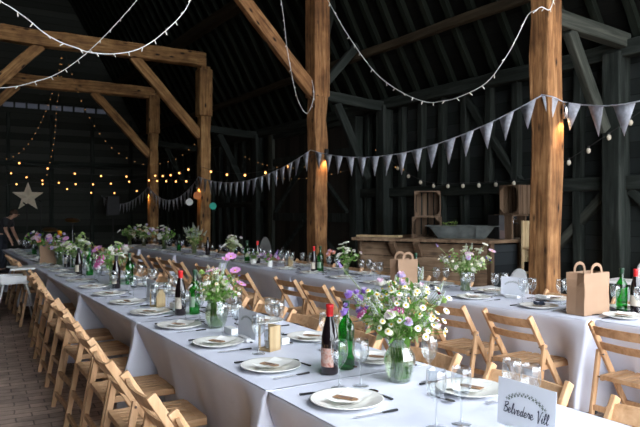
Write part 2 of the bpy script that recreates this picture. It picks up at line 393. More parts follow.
# wall framing on the outer wall (children of the wall)
beam('wall_plate', (WX-.10, 3.0, PZ), (WX-.10, EY, PZ), .16, .17, M['dark_timber'], WR, bev=.01)
beam('middle_rail', (WX-.06, 3.0, 1.77), (WX-.06, 9.1, 1.77), .11, .15, M['dark_timber'], WR, bev=.01)
beam('middle_rail', (WX-.06, 12.3, 1.62), (WX-.06, EY, 1.62), .11, .13, M['dark_timber'], WR, bev=.01)
yy = 3.35
while yy < EY-.2:
    if not (9.05 < yy < 12.25) and abs(yy-4.2) > .2 and abs(yy-8.33) > .2:
        beam('stud', (WX-.05, yy, 0), (WX-.05, yy, PZ-.05), .10, .10, M['dark_timber'], WR, bev=.008)
    yy += .46
for yy in (4.22, 8.33, 13.0, 16.6):
    beam('wall_post', (WX-.12, yy, 0), (WX-.12, yy, PZ-.02), .2, .22, M['dark_timber'], WR, bev=.015)
beam('wall_brace', (WX-.05, 4.35, 1.70), (WX-.05, 5.35, .75), .09, .10, M['grey_timber'], WR)
beam('wall_brace', (WX-.05, 5.6, 1.85), (WX-.05, 6.6, 3.1), .09, .10, M['dark_timber'], WR)
beam('wall_brace', (WX-.05, 3.1, .8), (WX-.05, 4.1, 1.7), .09, .10, M['dark_timber'], WR)
for yy in (14.2, 18.0):
    beam('wall_brace', (WX-.06, yy, .2), (WX-.06, yy+1.5, 2.9), .09, .12, M['dark_timber'], WR)
# end wall framing
for x in (-.3, .9, 2.1, 3.3, 4.5, 5.7):
    beam('stud', (x, EY-.05, 0), (x, EY-.05, 4.4), .1, .1, M['dark_timber'], we, bev=0)
beam('end_rail', (LW, EY-.06, 2.9), (WX, EY-.06, 2.9), .1, .16, M['dark_timber'], we, bev=0)
# big boarded doors in the outer wall
dr = empty('door_1', (WX-.12, 10.68, 0)); tag(dr, kind='structure')
for s in (-1, 1):
    MB().box((0, s*.735, 1.5), (.05, 1.45, 3.0)).build('door_leaf', M['doorboards'], dr)
    for z in (.35, 1.35, 2.5): MB().box((-.045, s*.735, z), (.05, 1.42, .16)).build('ledge', M['dark_timber'], dr)
    a, b = (-.045, s*1.35, .45), (-.045, s*.15, 1.28)
    MB().bar(a, b, .05, .11, up=(1, 0, 0)).build('door_brace', M['dark_timber'], dr)
    a, b = (-.045, s*1.35, 1.45), (-.045, s*.15, 2.42)
    MB().bar(a, b, .05, .11, up=(1, 0, 0)).build('door_brace', M['dark_timber'], dr)
for yy in (9.12, 12.22):
    beam('door_post', (WX-.12, yy, 0), (WX-.12, yy, 3.1), .18, .2, M['grey_timber'] if yy > 12 else M['dark_timber'], WR)
beam('door_head', (WX-.12, 9.2, 3.04), (WX-.12, 12.1, 3.04), .16, .1, M['dark_timber'], WR)

# arcade posts, tie beams and braces: each timber its own thing
posts = [(4.11, 'golden oak post with dark knots standing behind the kraft bag'), (8.33, 'brown oak post with a wall lamp behind the wine bottles'),
         (13.0, 'oak post hung with small coloured paper discs'), (16.6, 'slim oak post beside the loudspeaker')]
for i, (y, lb) in enumerate(posts):
    zt = 5.6 if i < 2 else 4.56
    if i == 1: zt = 5.0
    s = .205 if i == 0 else .225
    m_ = M['timber'] if i < 2 else M['timber_far']
    o = beam('timber_post', (PX, y, 0), (PX, y, zt), s, s*1.1, m_, jit=.012, bev=.018)
    tag(o, lb, 'post', 'arcade posts down the barn')
    if i == 1: # thickened jowl at the head
        MB().box((0, 0, 4.05), (.27, .3, 1.7)).build('post_head', m_, o, bev=.02)
    if i >= 2: MB().box((.0, 0, 4.0), (.29, .28, 1.0)).build('post_head', m_, o, bev=.02)
for y, zt, lb in ((8.33, 4.9, 'oak post carrying the aisle end of the tie beam above the long brace'), (13.0, 4.56, 'oak post carrying the aisle end of the thick tie beam'), (16.6, 4.42, 'oak post carrying the aisle end of the farther tie beam')):
    o = beam('timber_post', (LX, y, 0), (LX, y, zt), .225, .24, M['timber_far'], jit=.012, bev=.018); tag(o, lb, 'post', 'arcade posts down the barn')
for y, z, lb in ((13.0, 4.71, 'thick horizontal oak tie beam crossed by the white fairy lights'), (16.6, 4.56, 'farther oak tie beam below the thicker one')):
    o = beam('tie_beam', (LX-.2, y, z), (PX+.02, y, z), .24, .29, M['timber_far'], jit=.012, bev=.02); tag(o, lb, 'beam', 'oak tie beams')
    beams = {13.0: ('diagonal oak brace joining the thick tie beam to the disc-hung post', 'diagonal oak brace rising to the thick tie beam by the picture edge'),
             16.6: ('diagonal oak brace joining the farther tie beam to the slim post', 'diagonal oak brace rising to the farther tie beam by the picture edge')}[y]
    zb = z-.14
    o = beam('oak_brace', (PX-.08, y, zb-1.50), (PX-1.52, y, zb+.02), .12, .2, M['timber_far'], jit=.008); tag(o, beams[0], 'brace', 'oak braces')
    o = beam('oak_brace', (LX+.08, y, zb-1.50), (LX+1.5, y, zb+.02), .12, .2, M['timber_far'], jit=.008); tag(o, beams[1], 'brace', 'oak braces')
o = beam('oak_brace', (PX-.02, 8.33, 3.2), (PX-1.62, 8.33, 4.86), .12, .2, M['timber'], jit=.01); tag(o, 'long diagonal oak brace meeting the post beside the fairy-light loop', 'brace', 'oak braces')
o = beam('tie_beam', (LX-.2, 8.33, 5.02), (PX+.1, 8.33, 5.02), .24, .29, M['timber']); tag(o, 'oak tie beam resting over the long brace', 'beam', 'oak tie beams')
for i, (y, _) in enumerate(posts):
    z0 = 3.36 if i == 0 else 3.24
    o = beam('aisle_tie', (PX+.05, y, z0), (WX-.1, y, z0-.08), .12, .16, M['grey_timber'] if i == 0 else M['dark_timber'])
    tag(o, ('weathered grey cross timber from the golden post to the dark wall', 'dark cross timber between lamp post and dark wall',
            'dark cross timber behind the disc-hung post', 'dark cross timber behind the slim post')[i], 'beam', 'short aisle ties')
    o = beam('aisle_brace', (PX+.35, y, z0-.1), (WX-.45, y+.02, z0-(1.05 if i == 0 else 1.25)), .09, .13, M['grey_timber'] if i == 0 else M['dark_timber'])
    tag(o, ('weathered grey brace falling from the cross timber above the bunting', 'dark slanting brace beneath the cross timber by the lamp post',
            'dark slanting brace behind the disc-hung post', 'dark slanting brace behind the slim post')[i], 'brace', 'short aisle braces')
    if i == 1:
        o = beam('aisle_brace', (PX+.1, y+.02, z0+.15), (PX+.75, y+.02, z0+.85), .09, .13, M['dark_timber']); tag(o, 'short dark strut above the cross timber by the lamp post', 'brace')
        o = beam('aisle_brace', (PX+.06, y+.15, 3.5), (PX+.55, y+.4, 5.0), .1, .17, M['dark_timber']); tag(o, 'long dark strut leaning away from the top of the lamp post', 'brace')
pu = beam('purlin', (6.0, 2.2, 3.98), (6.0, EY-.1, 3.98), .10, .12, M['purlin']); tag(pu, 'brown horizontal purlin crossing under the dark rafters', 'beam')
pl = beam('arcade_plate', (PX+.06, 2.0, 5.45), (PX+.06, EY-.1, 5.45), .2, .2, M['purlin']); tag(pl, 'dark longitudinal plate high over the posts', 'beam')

# ------------------------------------------------------------------ tables and cloths
TW = .83
def run(y):    # x of the aisle-facing edge of the first row
    return 1.145 if y < 6 else 1.17 if y < 7.8 else 1.20
rows = {1: [], 2: []}
Y1 = [.42, 2.25, 4.06, 5.78, 7.6, 9.4, 11.2, 13.0]
for y0, y1 in zip(Y1[:-1], Y1[1:]): rows[1].append((y0, y1, run(y0), 0))
for k, (e, r) in enumerate([(3.71, 0), (3.565, R(5.0)), (3.50, R(.5)), (3.50, 0), (3.42, 0), (3.38, 0), (3.34, 0)]):
    y0 = .77+1.83*k; rows[2].append((y0, y0+1.83, e, r))

def make_cloth(L, ye, pn, pf, zb, seed, flare=.10):
    """L length, ye list of seat spots along it (local y), pn/pf how far seats push the cloth in on each side"""
    rr = random.Random(seed); W = TW; pts = []
    n1, n2 = 90, 22
    for i in range(n1+1): pts.append((0, -L/2 + L*i/n1, 'a'))      # near side (-x), going +y
    for i in range(1, n2): pts.append((W*i/n2, L/2, 'b'))
    for i in range(n1+1): pts.append((W, L/2 - L*i/n1, 'c'))
    for i in range(1, n2): pts.append((W - W*i/n2, -L/2, 'd'))
    lv = [0, .012, .03, .08, .14, .2, .27, .34, .42, .5, .58]
    ph = [rr.uniform(0, 6.28) for _ in range(6)]
    def off(x, y, s, t):
        """outward displacement at drop t"""
        u = min(1, t/.56); rip = (.010*math.sin(y*17+ph[0]) + .007*math.sin(y*31+ph[1]) + .006*math.sin(y*9+ph[2]))*u
        sm = u*u*(3-2*u)
        sm2 = min(1, max(0, (t-.012)/.53))**.85
        if s in 'ac':
            p = pn if s == 'a' else pf
            push = max(0, min(1, (y+L/2-.05)/.20)); push = push*push*(3-2*push)*(.9+.1*math.cos(y*10.3)); o = rip - p*push*sm2 + .012
            dn = y+L/2; df = L/2-y
            if dn < .26: k = (1-dn/.26); o += flare*k*sm*1.35
            if df < .2: k = (1-df/.2); o -= .10*k*sm
            return o
        return -.004
    vs = []; ringn = len(pts)
    for t in lv:
        for x, y, s in pts:
            r = .0 if t > 0 else .006
            o = off(x, y, s, t) if t > .012 else 0
            zz = .762 - t - (.004 if t else 0)
            if t == lv[-1]: zz += .012*math.sin(y*8+ph[3]) - .0
            if s == 'a': v = (x-o, y, zz)
            elif s == 'c': v = (x+o, y, zz)
            elif s == 'b':
                k = max(0, 1-x/.45); k2 = max(0, 1-(W-x)/.4)
                v = (x - off(0, L/2, 'a', t)*k + off(W, L/2, 'c', t)*k2, y-.004, zz)
            else:
                # the near end panel follows the corner out
                k = max(0, 1-x/.25); k2 = max(0, 1-(W-x)/.25)
                v = (x - off(0, -L/2, 'a', t)*k*k + off(W, -L/2, 'c', t)*k2*k2, y+.004, zz)
            vs.append(v)
    zc = 1-zb
    fs = []
    for i in range(len(lv)-1):
        for k in range(ringn):
            k2 = (k+1) % ringn; fs.append((i*ringn+k, (i+1)*ringn+k, (i+1)*ringn+k2, i*ringn+k2))
    b0 = len(vs)
    vs += [(min(max(x, 0), W), y*(1-.008/L), .762) for x, y, s in pts]
    fs.append(tuple(b0+i for i in range(ringn)))
    # hem: soft thickness is given by a solidify modifier
    return MB().add(vs, fs)
cloth_side = {1: ('aisle long table', .115, .30), 2: ('bar-side long table', .13, .30)}
SEAT = {}
for r in (1, 2):
    n = 0
    for k, (y0, y1, e, rot) in enumerate(rows[r]):
        L = y1-y0-.012; yc = (y0+y1)/2
        if r == 1: sa = [(v-.0,) for v in (-.61, 0, .61)]; sc_ = [(v-.10,) for v in (-.61, 0, .61)]
        else:
            if k == 0: sa = [(2.28-yc,), (1.69-yc,)]
            elif k == 1: sa = [(2.95-yc,), (3.52-yc,), (4.08-yc,)]
            elif k == 2: sa = [(4.64-yc,), (5.2-yc,), (5.73-yc,)]
            else: sa = [(v,) for v in (-.58, .0, .56)]
            sc_ = [(v,) for v in (-.61, 0, .61)]
        SEAT[(r, k)] = (sa, sc_)
        pn, pf = cloth_side[r][1], cloth_side[r][2]
        if r == 2: pn = {0: .20, 1: .26, 2: .09}.get(k, .09)
        root = empty('trestle_table', (e, yc, 0), rot)
        nm = ORD[n]; n += 1
        tag(root, 'trestle table under the %s tablecloth of the %s' % (nm, cloth_side[r][0]), 'table', 'trestle tables')
        MB().box((TW/2, 0, .738), (TW-.03, L-.04, .03)).build('tabletop', M['plank'], root)
        for sy in (-1, 1):
            for sx in (-1, 1):
                MB().bar((TW/2+sx*.11, sy*L*.36, 0), (TW/2+sx*.05, sy*L*.36, .722), .03, .03).build('leg', M['black'], root)
        if r == 1 and k >= 1: pn = min(.45, .115 + .10*max(0, y1-3.6))
        c = make_cloth(L, {'a': sa, 'c': sc_}, pn, pf, .17, 11*k+r).build('tablecloth', M['linen'], None, True); c.data.polygons[len(c.data.polygons)-1].use_smooth = False
        so = c.modifiers.new('thick', 'SOLIDIFY'); so.thickness = .0025; so.offset = 1
        c.location = (e, yc, 0); c.rotation_euler = (0, 0, rot)
        tag(c, 'white cloth hanging over the %s, %s cloth counted from the near end' % (cloth_side[r][0], nm), 'tablecloth', 'white tablecloths')
TZ = .7655     # top of the cloth
def tab(r, y):
    """table of row r at y -> its edge x there and rotation"""
    for (y0, y1, e, rot) in rows[r]:
        if y0 <= y < y1: return e - math.tan(rot)*(y-(y0+y1)/2), rot
    return (rows[r][-1][2], 0)

# ------------------------------------------------------------------ chairs
def chair_proto():
    root = empty('folding_chair')
    def railx(z): return -.25 + (.78-z)/.78*.49
    for s in (-1, 1):
        mb = MB().bar((railx(.785), s*.196, .785), (railx(0), s*.196, 0), .022, .040, up=(1, 0, .6))
        mb.build('side_rail', M['beech_z'], root, bev=.004)
    for s in (-1, 1):
        mb = MB().bar((-.135, s*.221, .60), (-.245, s*.221, 0), .022, .034, up=(1, 0, .2))
        mb.build('leg', M['beech_z'], root, bev=.004)
    for z, h in ((.735, .058), (.635, .050)):
        mb = MB(); vs = []; n = 10; x0 = railx(z)
        for i in range(n+1):
            y = -.188+.376*i/n; b = -.028*(1-(y/.188)**2)
            for dx, dz in ((-.007, -h/2), (.007, -h/2), (.007, h/2), (-.007, h/2)): vs.append((x0+b+dx-dz*.5, y, z+dz))
        fs = [(0, 1, 2, 3), tuple(4*n+k for k in (3, 2, 1, 0))]
        for i in range(n):
            for k in range(4): fs.append((4*i+k, 4*i+4+k, 4*i+4+(k+1) % 4, 4*i+(k+1) % 4))
        mb.add(vs, fs); mb.build('back_slat', M['beech'], root)
    mb = MB(); z = .445
    for s in (-1, 1): mb.box((.02, s*.172, z-.008), (.40, .022, .036))
    mb.box((.205, 0, z), (.045, .322, .020)); mb.box((-.165, 0, z-.004), (.035, .322, .028))
    for k in range(6): mb.box((.02, -.135+.054*k, z+.002), (.34, .037, .014))
    mb.build('seat', M['beech'], root, bev=.003)
    for (x, zz, yy, nm) in ((railx(.24), .24, .186, 'stretcher'), (-.228, .10, .21, 'stretcher'), (-.20, .25, .21, 'stretcher')):
        MB().box((x, 0, zz), (.018, yy*2, .032)).build(nm, M['beech_z'], root)
    for s in (-1, 1):
        MB().tube([(-.14, s*.18, .575), (-.14, s*.236, .575)], .006, 8).build('pivot_pin', M['steel'], root)
        MB().tube([(-.165, s*.16, .437), (-.165, s*.236, .437)], .006, 8).build('pivot_pin', M['steel'], root)
    return root
proto_chair = chair_proto(); first_used = [False]
def chair(x, y, rz, label, group):
    if not first_used[0]: o = proto_chair; first_used[0] = True
    else: o = copy_tree(proto_chair)
    o.location = (x, y, 0); o.rotation_euler = (0, 0, rz); tag(o, label, 'chair', group); return o
n = 0
for k, (y0, y1, e, rot) in enumerate(rows[1]):
    for (v,) in SEAT[(1, k)][0]:
        y = (y0+y1)/2+v
        if y < 1.5 or y > 11.0 or 8.25 < y < 9.05: continue
        if inview(e-.42, y+.2, .8, 15) or inview(e, y+.2, .45, 15):
            chair(e-.165+.058*max(0, min(4.9, y-3.2))+rnd.uniform(-.015, .012), y+rnd.uniform(-.015, .015), R(rnd.uniform(-2, 2)),
                  'beech folding chair on the brick-aisle side, %s from the near end' % ORD[n], 'folding chairs along the brick aisle'); n += 1
n = 0
for k, (y0, y1, e, rot) in enumerate(rows[1]):
    for (v,) in SEAT[(1, k)][1]:
        y = (y0+y1)/2+v
        if y > 1.0 and inview(e+TW+.2, y+.2, .78, 10):
            chair(e+TW-.05+rnd.uniform(-.015, .015), y+rnd.uniform(-.015, .015), R(180+rnd.uniform(-2, 2)),
                  'beech folding chair tucked behind the aisle table, %s from the near end' % ORD[n], 'folding chairs behind the aisle table'); n += 1
n = 0
for k, (y0, y1, e, rot) in enumerate(rows[2]):
    for (v,) in SEAT[(2, k)][0]:
        y = (y0+y1)/2+v; 
        if not inview(e-.3, y, .75, 20): continue
        ex, _ = tab(2, y)
        x = {0: 3.74, 1: 3.535, 2: 3.36}.get(k, ex-.25)
        if k == 1: x = ex - .045; y += .05
        chair(x, y, rot*.6+R(rnd.uniform(-2.5, 2.5)), 'beech folding chair facing the bar-side long table, %s from the near end' % ORD[n], 'folding chairs between the two long tables'); n += 1
n = 0
for k, (y0, y1, e, rot) in enumerate(rows[2]):
    for (v,) in SEAT[(2, k)][1]:
        y = (y0+y1)/2+v; ex, _ = tab(2, y)
        if y > 13 or not inview(ex+TW+.2, y, .78, 5): continue
        if abs(y-4.1) < .35 : continue
        chair(ex+TW-.04, y, R(180+rnd.uniform(-2.5, 2.5)), 'beech folding chair back showing behind the bar-side table, %s from the near end' % ORD[n], 'folding chairs on the bar side'); n += 1

# ------------------------------------------------------------------ place settings
pm = MB().lathe([(.0001, .006), (.075, .006), (.088, .010), (.132, .020), (.1365, .0205), (.135, .017), (.09, .004), (.085, 0), (.0001, 0)], seg=36)
plate_me = pm.mesh('dinner_plate', M['china'], True)
nm_ = MB(); vs = []; n = 10
for i in range(n+1):
    for j in range(n+1):
        x = -.085+.17*i/n; y = -.055+.11*j/n; rr2 = math.hypot(x, y)
        vs.append((x*(1-.08*abs(y)/.055), y, .0165 + .012*max(0, (rr2-.05)/.05)+.002*math.sin(i*1.3+j*.8)))
nm_.add(vs, [(i*(n+1)+j, (i+1)*(n+1)+j, (i+1)*(n+1)+j+1, i*(n+1)+j+1) for i in range(n) for j in range(n)])
napkin_me = nm_.mesh('napkin', M['napkin'], True)
tm = MB().prism([(-.035, -.013), (.026, -.013), (.036, -.005), (.036, .005), (.026, .013), (-.035, .013)], 0, .0015)
for q in range(9): tm.box((-.02+.0048*q, .001*math.sin(q*2.1), .0017), (.0016, .006+.003*(q % 3), .0004), 1)
tag_me = tm.mesh('name_tag', [M['tag'], M['ink']])
gp = [(.0001, .001), (.033, .0015), (.033, .003), (.010, .006), (.0042, .012), (.0034, .05), (.0038, .078), (.010, .088), (.024, .105), (.0325, .128), (.0345, .145), (.0325, .172), (.0305, .190), (.0298, .190),
      (.0318, .172), (.0337, .145), (.0317, .129), (.022, .106), (.0001, .094)]
glass_me = MB().lathe(gp, seg=24).mesh('wine_glass', M['glass'], True)
def cutlery(kind):
    root = empty(kind)
    hb = MB().add([(-.006, -.0035, 0), (-.006, .0035, 0), (-.006, .0035, .005), (-.006, -.0035, .005), (.058, -.005, 0), (.058, .005, 0), (.058, .005, .006), (.058, -.005, .006)],
                  [(0, 1, 2, 3), (7, 6, 5, 4), (0, 4, 5, 1), (1, 5, 6, 2), (2, 6, 7, 3), (3, 7, 4, 0)])
    hb.build('handle', M['blackplastic'], root)
    mb = MB()
    if kind == 'table_knife':
        mb.add([(-.006, -.004, .001), (-.006, .005, .001), (-.11, .009, .001), (-.125, .004, .001), (-.115, -.005, .001), (-.006, -.004, .003), (-.006, .005, .003), (-.11, .009, .003), (-.125, .004, .003), (-.115, -.005, .003)],
               [(0, 1, 2, 3, 4), (9, 8, 7, 6, 5)]+[(i, 5+i, 5+(i+1) % 5, (i+1) % 5) for i in range(5)])
        mb.build('blade', M['steel'], root)
    elif kind == 'table_fork':
        mb.bar((0, 0, .003), (-.045, 0, .003), .005, .003); mb.box((-.055, 0, .004), (.022, .022, .002))
        for q in range(4): mb.box((-.085, -.0095+.0063*q, .005), (.042, .0032, .002))
        mb.build('tines', M['steel'], root)
    else:
        mb.bar((0, 0, .003), (-.04, 0, .003), .005, .003)
        vs = [(-.06, 0, .002)]+[(-.06+.026*math.cos(t*math.pi/6), .017*math.sin(t*math.pi/6), .007) for t in range(12)]
        mb.add(vs, [(0, 1+t, 1+(t+1) % 12) for t in range(12)]); mb.build('bowl', M['steel'], root, True)
    return root
protos = {k: [cutlery(k), False] for k in ('table_knife', 'table_fork', 'dessert_spoon')}
def cut(kind, x, y, rz, label, group):
    p = protos[kind]; o = p[0] if not p[1] else copy_tree(p[0]); p[1] = True
    o.location = (x, y, TZ+.0005); o.rotation_euler = (0, 0, rz); tag(o, label, 'cutlery', group)
def setting(cx, cy, rz, where, glass=True, napk='napkin', cutl=True, yg=.19):
    rr = random.Random(int(cx*977+cy*131)); a = rz+R(rr.uniform(-3, 3)); ca, sa = math.cos(rz), math.sin(rz)
    def P(x, y): return (cx+x*ca-y*sa, cy+x*sa+y*ca)
    x, y = P(0, 0)
    tag(place('dinner_plate', plate_me, None, (x, y, TZ), (0, 0, a)), 'white dinner plate, %s' % where, 'plate', 'dinner plates')
    na = a + R(rr.uniform(-25, 15)) 
    o = place('napkin', napkin_me, None, (x+.008*ca, y+.008*sa, TZ), (0, 0, na+R(35)))
    if napk != 'napkin':
        o.data = napkin_me.copy(); o.data.materials[0] = M['blue_napkin']; o.scale = (.75, .7, 1.3)
        tag(o, 'dark blue crumpled napkin on plate, %s' % where, 'napkin')
    else:
        tag(o, 'folded white napkin on plate, %s' % where, 'napkin', 'folded white napkins')
        tag(place('name_tag', tag_me, None, (x-.004*ca, y-.004*sa, TZ+.0195), (0, 0, na+R(rr.uniform(-70, -50))), 1.35), 'brown name tag, %s' % where, 'name tag', 'brown name tags')
    if cutl:
        x, y = P(.0, -.175+rr.uniform(-.012, .012)); cut('table_knife', x+.045*ca, y+.045*sa, a+R(rr.uniform(-4, 6)), 'black-handled knife, %s' % where, 'table knives')
        x, y = P(-.04, .165+rr.uniform(-.012, .012)); cut('table_fork', x, y, a+R(180+rr.uniform(-6, 6)), 'black-handled fork, %s' % where, 'table forks')
        x, y = P(.165, .0); cut('dessert_spoon', x-.0*ca, y, a+R(-90+rr.uniform(-8, 8)), 'dessert spoon above plate, %s' % where, 'dessert spoons')
    if glass:
        for j, (gx, gy) in enumerate(((.095, yg), (.185, yg-.02)) if yg < .295 else ((.08, .27), (.075, .37))):
            x, y = P(gx+rr.uniform(-.012, .012), gy+rr.uniform(-.015, .015))
            if any(math.hypot(x-bx, y-by) < br+.036 for bx, by, br in KEEP): 
                x, y = P(gx-.03, gy+.05)
                if any(math.hypot(x-bx, y-by) < br+.036 for bx, by, br in KEEP): continue
            tag(place('wine_glass', glass_me, None, (x, y, TZ), (0, 0, a)), '%s wine glass, %s' % (('outer', 'inner')[j], where), 'wine glass', 'wine glasses')

# things standing on the tables: (x, y, radius kept free)
KEEP = [(1.68, 2.09, .06), (1.50, 3.62, .07), (1.55, 6.3, .06), (1.5, 7.75, .06), (1.5, 8.9, .06), (1.5, 10.4, .06),
        (1.495, 2.34, .04), (1.604, 2.374, .04), (1.48, 4.2, .04), (1.577, 4.19, .04), (1.485, 5.94, .04), (1.67, 6.18, .04), (1.43, 7.32, .04), (1.54, 7.3, .04),
        (1.52, 8.5, .04), (1.60, 8.45, .04), (1.42, 9.1, .13), (1.49, 2.90, .055), (1.583, 1.356, .11), (1.487, 3.17, .09), (1.46, 4.64, .055), (1.5, 4.9, .09),
        (3.92, 5.8, .05), (4.05, 4.12, .06), (3.79, 6.27, .04), (3.86, 6.24, .04), (3.99, 4.72, .04), (3.95, 2.7, .12), (3.69, 4.53, .13)]
sidename = {(1, 0): 'brick-aisle side of aisle table', (1, 1): 'inner side of aisle table', (2, 0): 'inner side of bar-side table', (2, 1): 'bar-facing side of bar-side table'}
for r in (1, 2):
    cnt = [0, 0]
    for k, (y0, y1, e, rot) in enumerate(rows[r]):
        for j in range(3):
            for side in (0, 1):
                y = y0 + (y1-y0)*(j+.5)/3
                if r == 2: y = {0: .72, 1: 2.54, }.get(k, y0-.05) + .6*j + (.0 if k < 1 else 0)
                if r == 2 and k == 0: y = 1.34+.6*j-.0
                if side and r == 1: y -= .13
                if side and r == 2: y += .2
                ex, ro = tab(r, y)
                if y > y1-.1 and r == 2 and k == 0 and j == 2: continue
                x = ex + (.172 if r == 1 else .22) if not side else ex+TW-.165
                if not inview(x, y, .77, 12, 30) or (r == 1 and side and y < 1.5): continue
                where = '%s place from near end, %s' % (ORD[cnt[side]], sidename[(r, side)])
                cnt[side] += 1
                far = y > 9.5
                setting(x, y, (0 if not side else math.pi)+ro, where, True, 'blue' if (r == 2 and not side and 3.0 < y < 3.25) else 'napkin', not (far and side) and y < 12, .30 if (side and r == 1) else .25 if (r == 1 and y < 1.5) else .28 if (r == 1 and 2.4 < y < 2.7) else .19)

# ------------------------------------------------------------------ bottles, vases, bags, cards
def bottle_mesh(kind):
    if kind == 'wine':   # sloping shoulders
        pr = [(.0001, .004), (.034, .0), (.0375, .006), (.0375, .13), (.036, .16), (.029, .20), (.019, .235), (.0145, .255), (.0138, .296), (.0001, .296)]
    else:                # high shoulders
        pr = [(.0001, .004), (.034, .0), (.0375, .006), (.0375, .175), (.035, .195), (.024, .215), (.0155, .228), (.0135, .245), (.0135, .298), (.0001, .298)]
    return MB().lathe(pr, seg=24)
bm_w = bottle_mesh('wine').mesh('bottle_body', M['wine'], True); bm_g = bottle_mesh('green').mesh('bottle_body', M['greenglass'], True)
def cap(z0, z1, r): return MB().lathe([(r, z0), (r, z1-.018), (r+.0015, z1-.014), (r+.0015, z1-.002), (r-.001, z1), (.0001, z1+.0005)], seg=20)
cap_w = cap(.248, .301, .0158).mesh('foil_cap', M['redcap'], True); cap_w2 = cap(.248, .301, .0158).mesh('foil_cap', M['black'], True)
cap_g = cap(.262, .303, .0148).mesh('foil_cap', M['greencap'], True)
def labm(z0, z1, a0, a1, mat):
    mb = MB(); n = 14; r = .0382; vs = []
    for i in range(n+1):
        t = a0+(a1-a0)*i/n; vs += [(r*math.cos(t), r*math.sin(t), z0), (r*math.cos(t), r*math.sin(t), z1)]
    return mb.add(vs, [(2*i, 2*i+2, 2*i+3, 2*i+1) for i in range(n)]).mesh('bottle_label', mat, True)
lab_w = labm(.035, .115, R(140), R(262), M['label']); lab_c = labm(.045, .12, R(140), R(260), M['creamlabel']); lab_g = labm(.05, .12, R(150), R(250), M['greenlabel'])
def bottle(x, y, kind, label, lab=None, z=TZ, group=None, rz=0, cap_=None):
    o = empty('wine_bottle', (x, y, z), rz); tag(o, label, 'bottle', group or 'wine bottles on the tables')
    place('bottle_body', bm_w if kind == 'red' else bm_g, o)
    place('foil_cap', cap_ or (cap_w if kind == 'red' else cap_g), o)
    if lab: place('bottle_label', lab, o)
    return o
bottle(1.495, 2.34, 'red', 'dark wine bottle with red cap and floral label beside the closest green bottle', lab_w)
bottle(1.604, 2.374, 'green', 'green glass bottle behind the dark bottle with the floral label')
bottle(1.48, 4.2, 'red', 'dark red-capped bottle just before the pink cosmos vase', lab_c)
bottle(1.577, 4.19, 'green', 'green glass bottle just before the pink cosmos vase', lab_g)
bottle(1.485, 5.94, 'red', 'dark black-topped bottle by the third bouquet of the aisle table', lab_c, cap_=cap_w2)
bottle(1.67, 6.18, 'green', 'bright green bottle by the third bouquet of the aisle table')
bottle(1.43, 7.32, 'red', 'dark bottle with cream label before the fourth aisle-table bouquet', lab_c, cap_=cap_w2)
bottle(1.54, 7.3, 'green', 'green bottle with pale label before the fourth aisle-table bouquet', lab_g)
bottle(1.52, 8.5, 'red', 'dark bottle with cream label a little beyond the kraft bag on the aisle table', lab_c, cap_=cap_w2)
bottle(1.60, 8.45, 'green', 'green bottle near the kraft bag on the aisle table')
bottle(3.79, 6.27, 'red', 'dark red-capped bottle in front of the lamp post', lab_c)
bottle(3.86, 6.24, 'green', 'green bottle in front of the lamp post', lab_g)
bottle(3.99, 4.72, 'green', 'green bottle partly hidden behind the big bouquet on the bar-side table')
bottle(4.18, 2.72, 'green', 'green bottle beside a red-capped bottle at the picture edge')
bottle(4.22, 2.64, 'red', 'dark red-capped bottle at the picture edge', lab_c)
bottle(3.74, 7.95, 'green', 'green bottle by the small white flower pot on the bar-side table')
bottle(3.80, 7.75, 'red', 'red-capped dark bottle by the small white flower pot', lab_c)
bottle(3.74, 10.7, 'green', 'green bottle between two far bouquets on the bar-side table')
bottle(3.75, 9.4, 'red', 'black-topped bottle far along the bar-side table', None, cap_=cap_w2)
bottle(1.52, 11.3, 'green', 'green bottle near the far end of the aisle table')
for i in range(4):
    tag(place('wine_glass', glass_me, None, (1.5+.09*(i % 2), 10.9+.13*i, TZ)), 'spare wine glass grouped at the far end of the aisle table', 'wine glass', 'spare glasses at the far end')

def blob_flower(kind):
    """meshes facing +z; slot 0 petals, slot 1 centre"""
    mb = MB(); rr = random.Random(kind)
    def petals(n, r0, r1, w, z0, z1, m=0, tw=0):
        for i in range(n):
            t = 2*math.pi*i/n+tw; c, s = math.cos(t), math.sin(t)
            def q(r, y, z): return (r*c-y*s, r*s+y*c, z)
            rm = (r0+r1)/2
            mb.add([q(r0, -w*.3, 0), q(r0, w*.3, 0), q(rm, w/2, (z0+z1)/2+.001), q(r1, w*.3, z1), q(r1, -w*.3, z1), q(rm, -w/2, (z0+z1)/2+.001)], [(0, 1, 2, 3, 4, 5)], m)
    if kind == 'daisy': petals(12, .003, .013, .0075, 0, -.001); mb.ball((0, 0, .001), .0052, 1, 8, 4, .7)
    elif kind == 'cosmos': petals(8, .003, .030, .021, 0, .006); mb.ball((0, 0, .003), .005, 1, 8, 4)
    elif kind == 'corn':
        petals(9, .002, .016, .009, 0, .008); petals(7, .001, .010, .006, 0, .010, 1, .3)
    elif kind == 'umbel':
        for i in range(26):
            a = i*2.4; r = .026*math.sqrt(i/26); mb.ball((r*math.cos(a), r*math.sin(a), .004-.10*r), .0042+.0012*rr.random(), i % 5 == 0, 5, 3)
    elif kind == 'spike':
        for i in range(34):
            a = i*2.4; t = i/34; r = .016*(1-t*.8); mb.ball((r*math.cos(a), r*math.sin(a), -.03+.10*t), .0075*(1-.5*t), i % 4 == 0, 5, 3)
    elif kind == 'ruffle':
        for l in range(4): petals(7-l, .002, .024-.004*l, .02-.002*l, .004*l, .010+.006*l, l == 3, l*.5)
    return mb
shapes = {k: blob_flower(k) for k in ('daisy', 'cosmos', 'corn', 'umbel', 'spike', 'ruffle')}
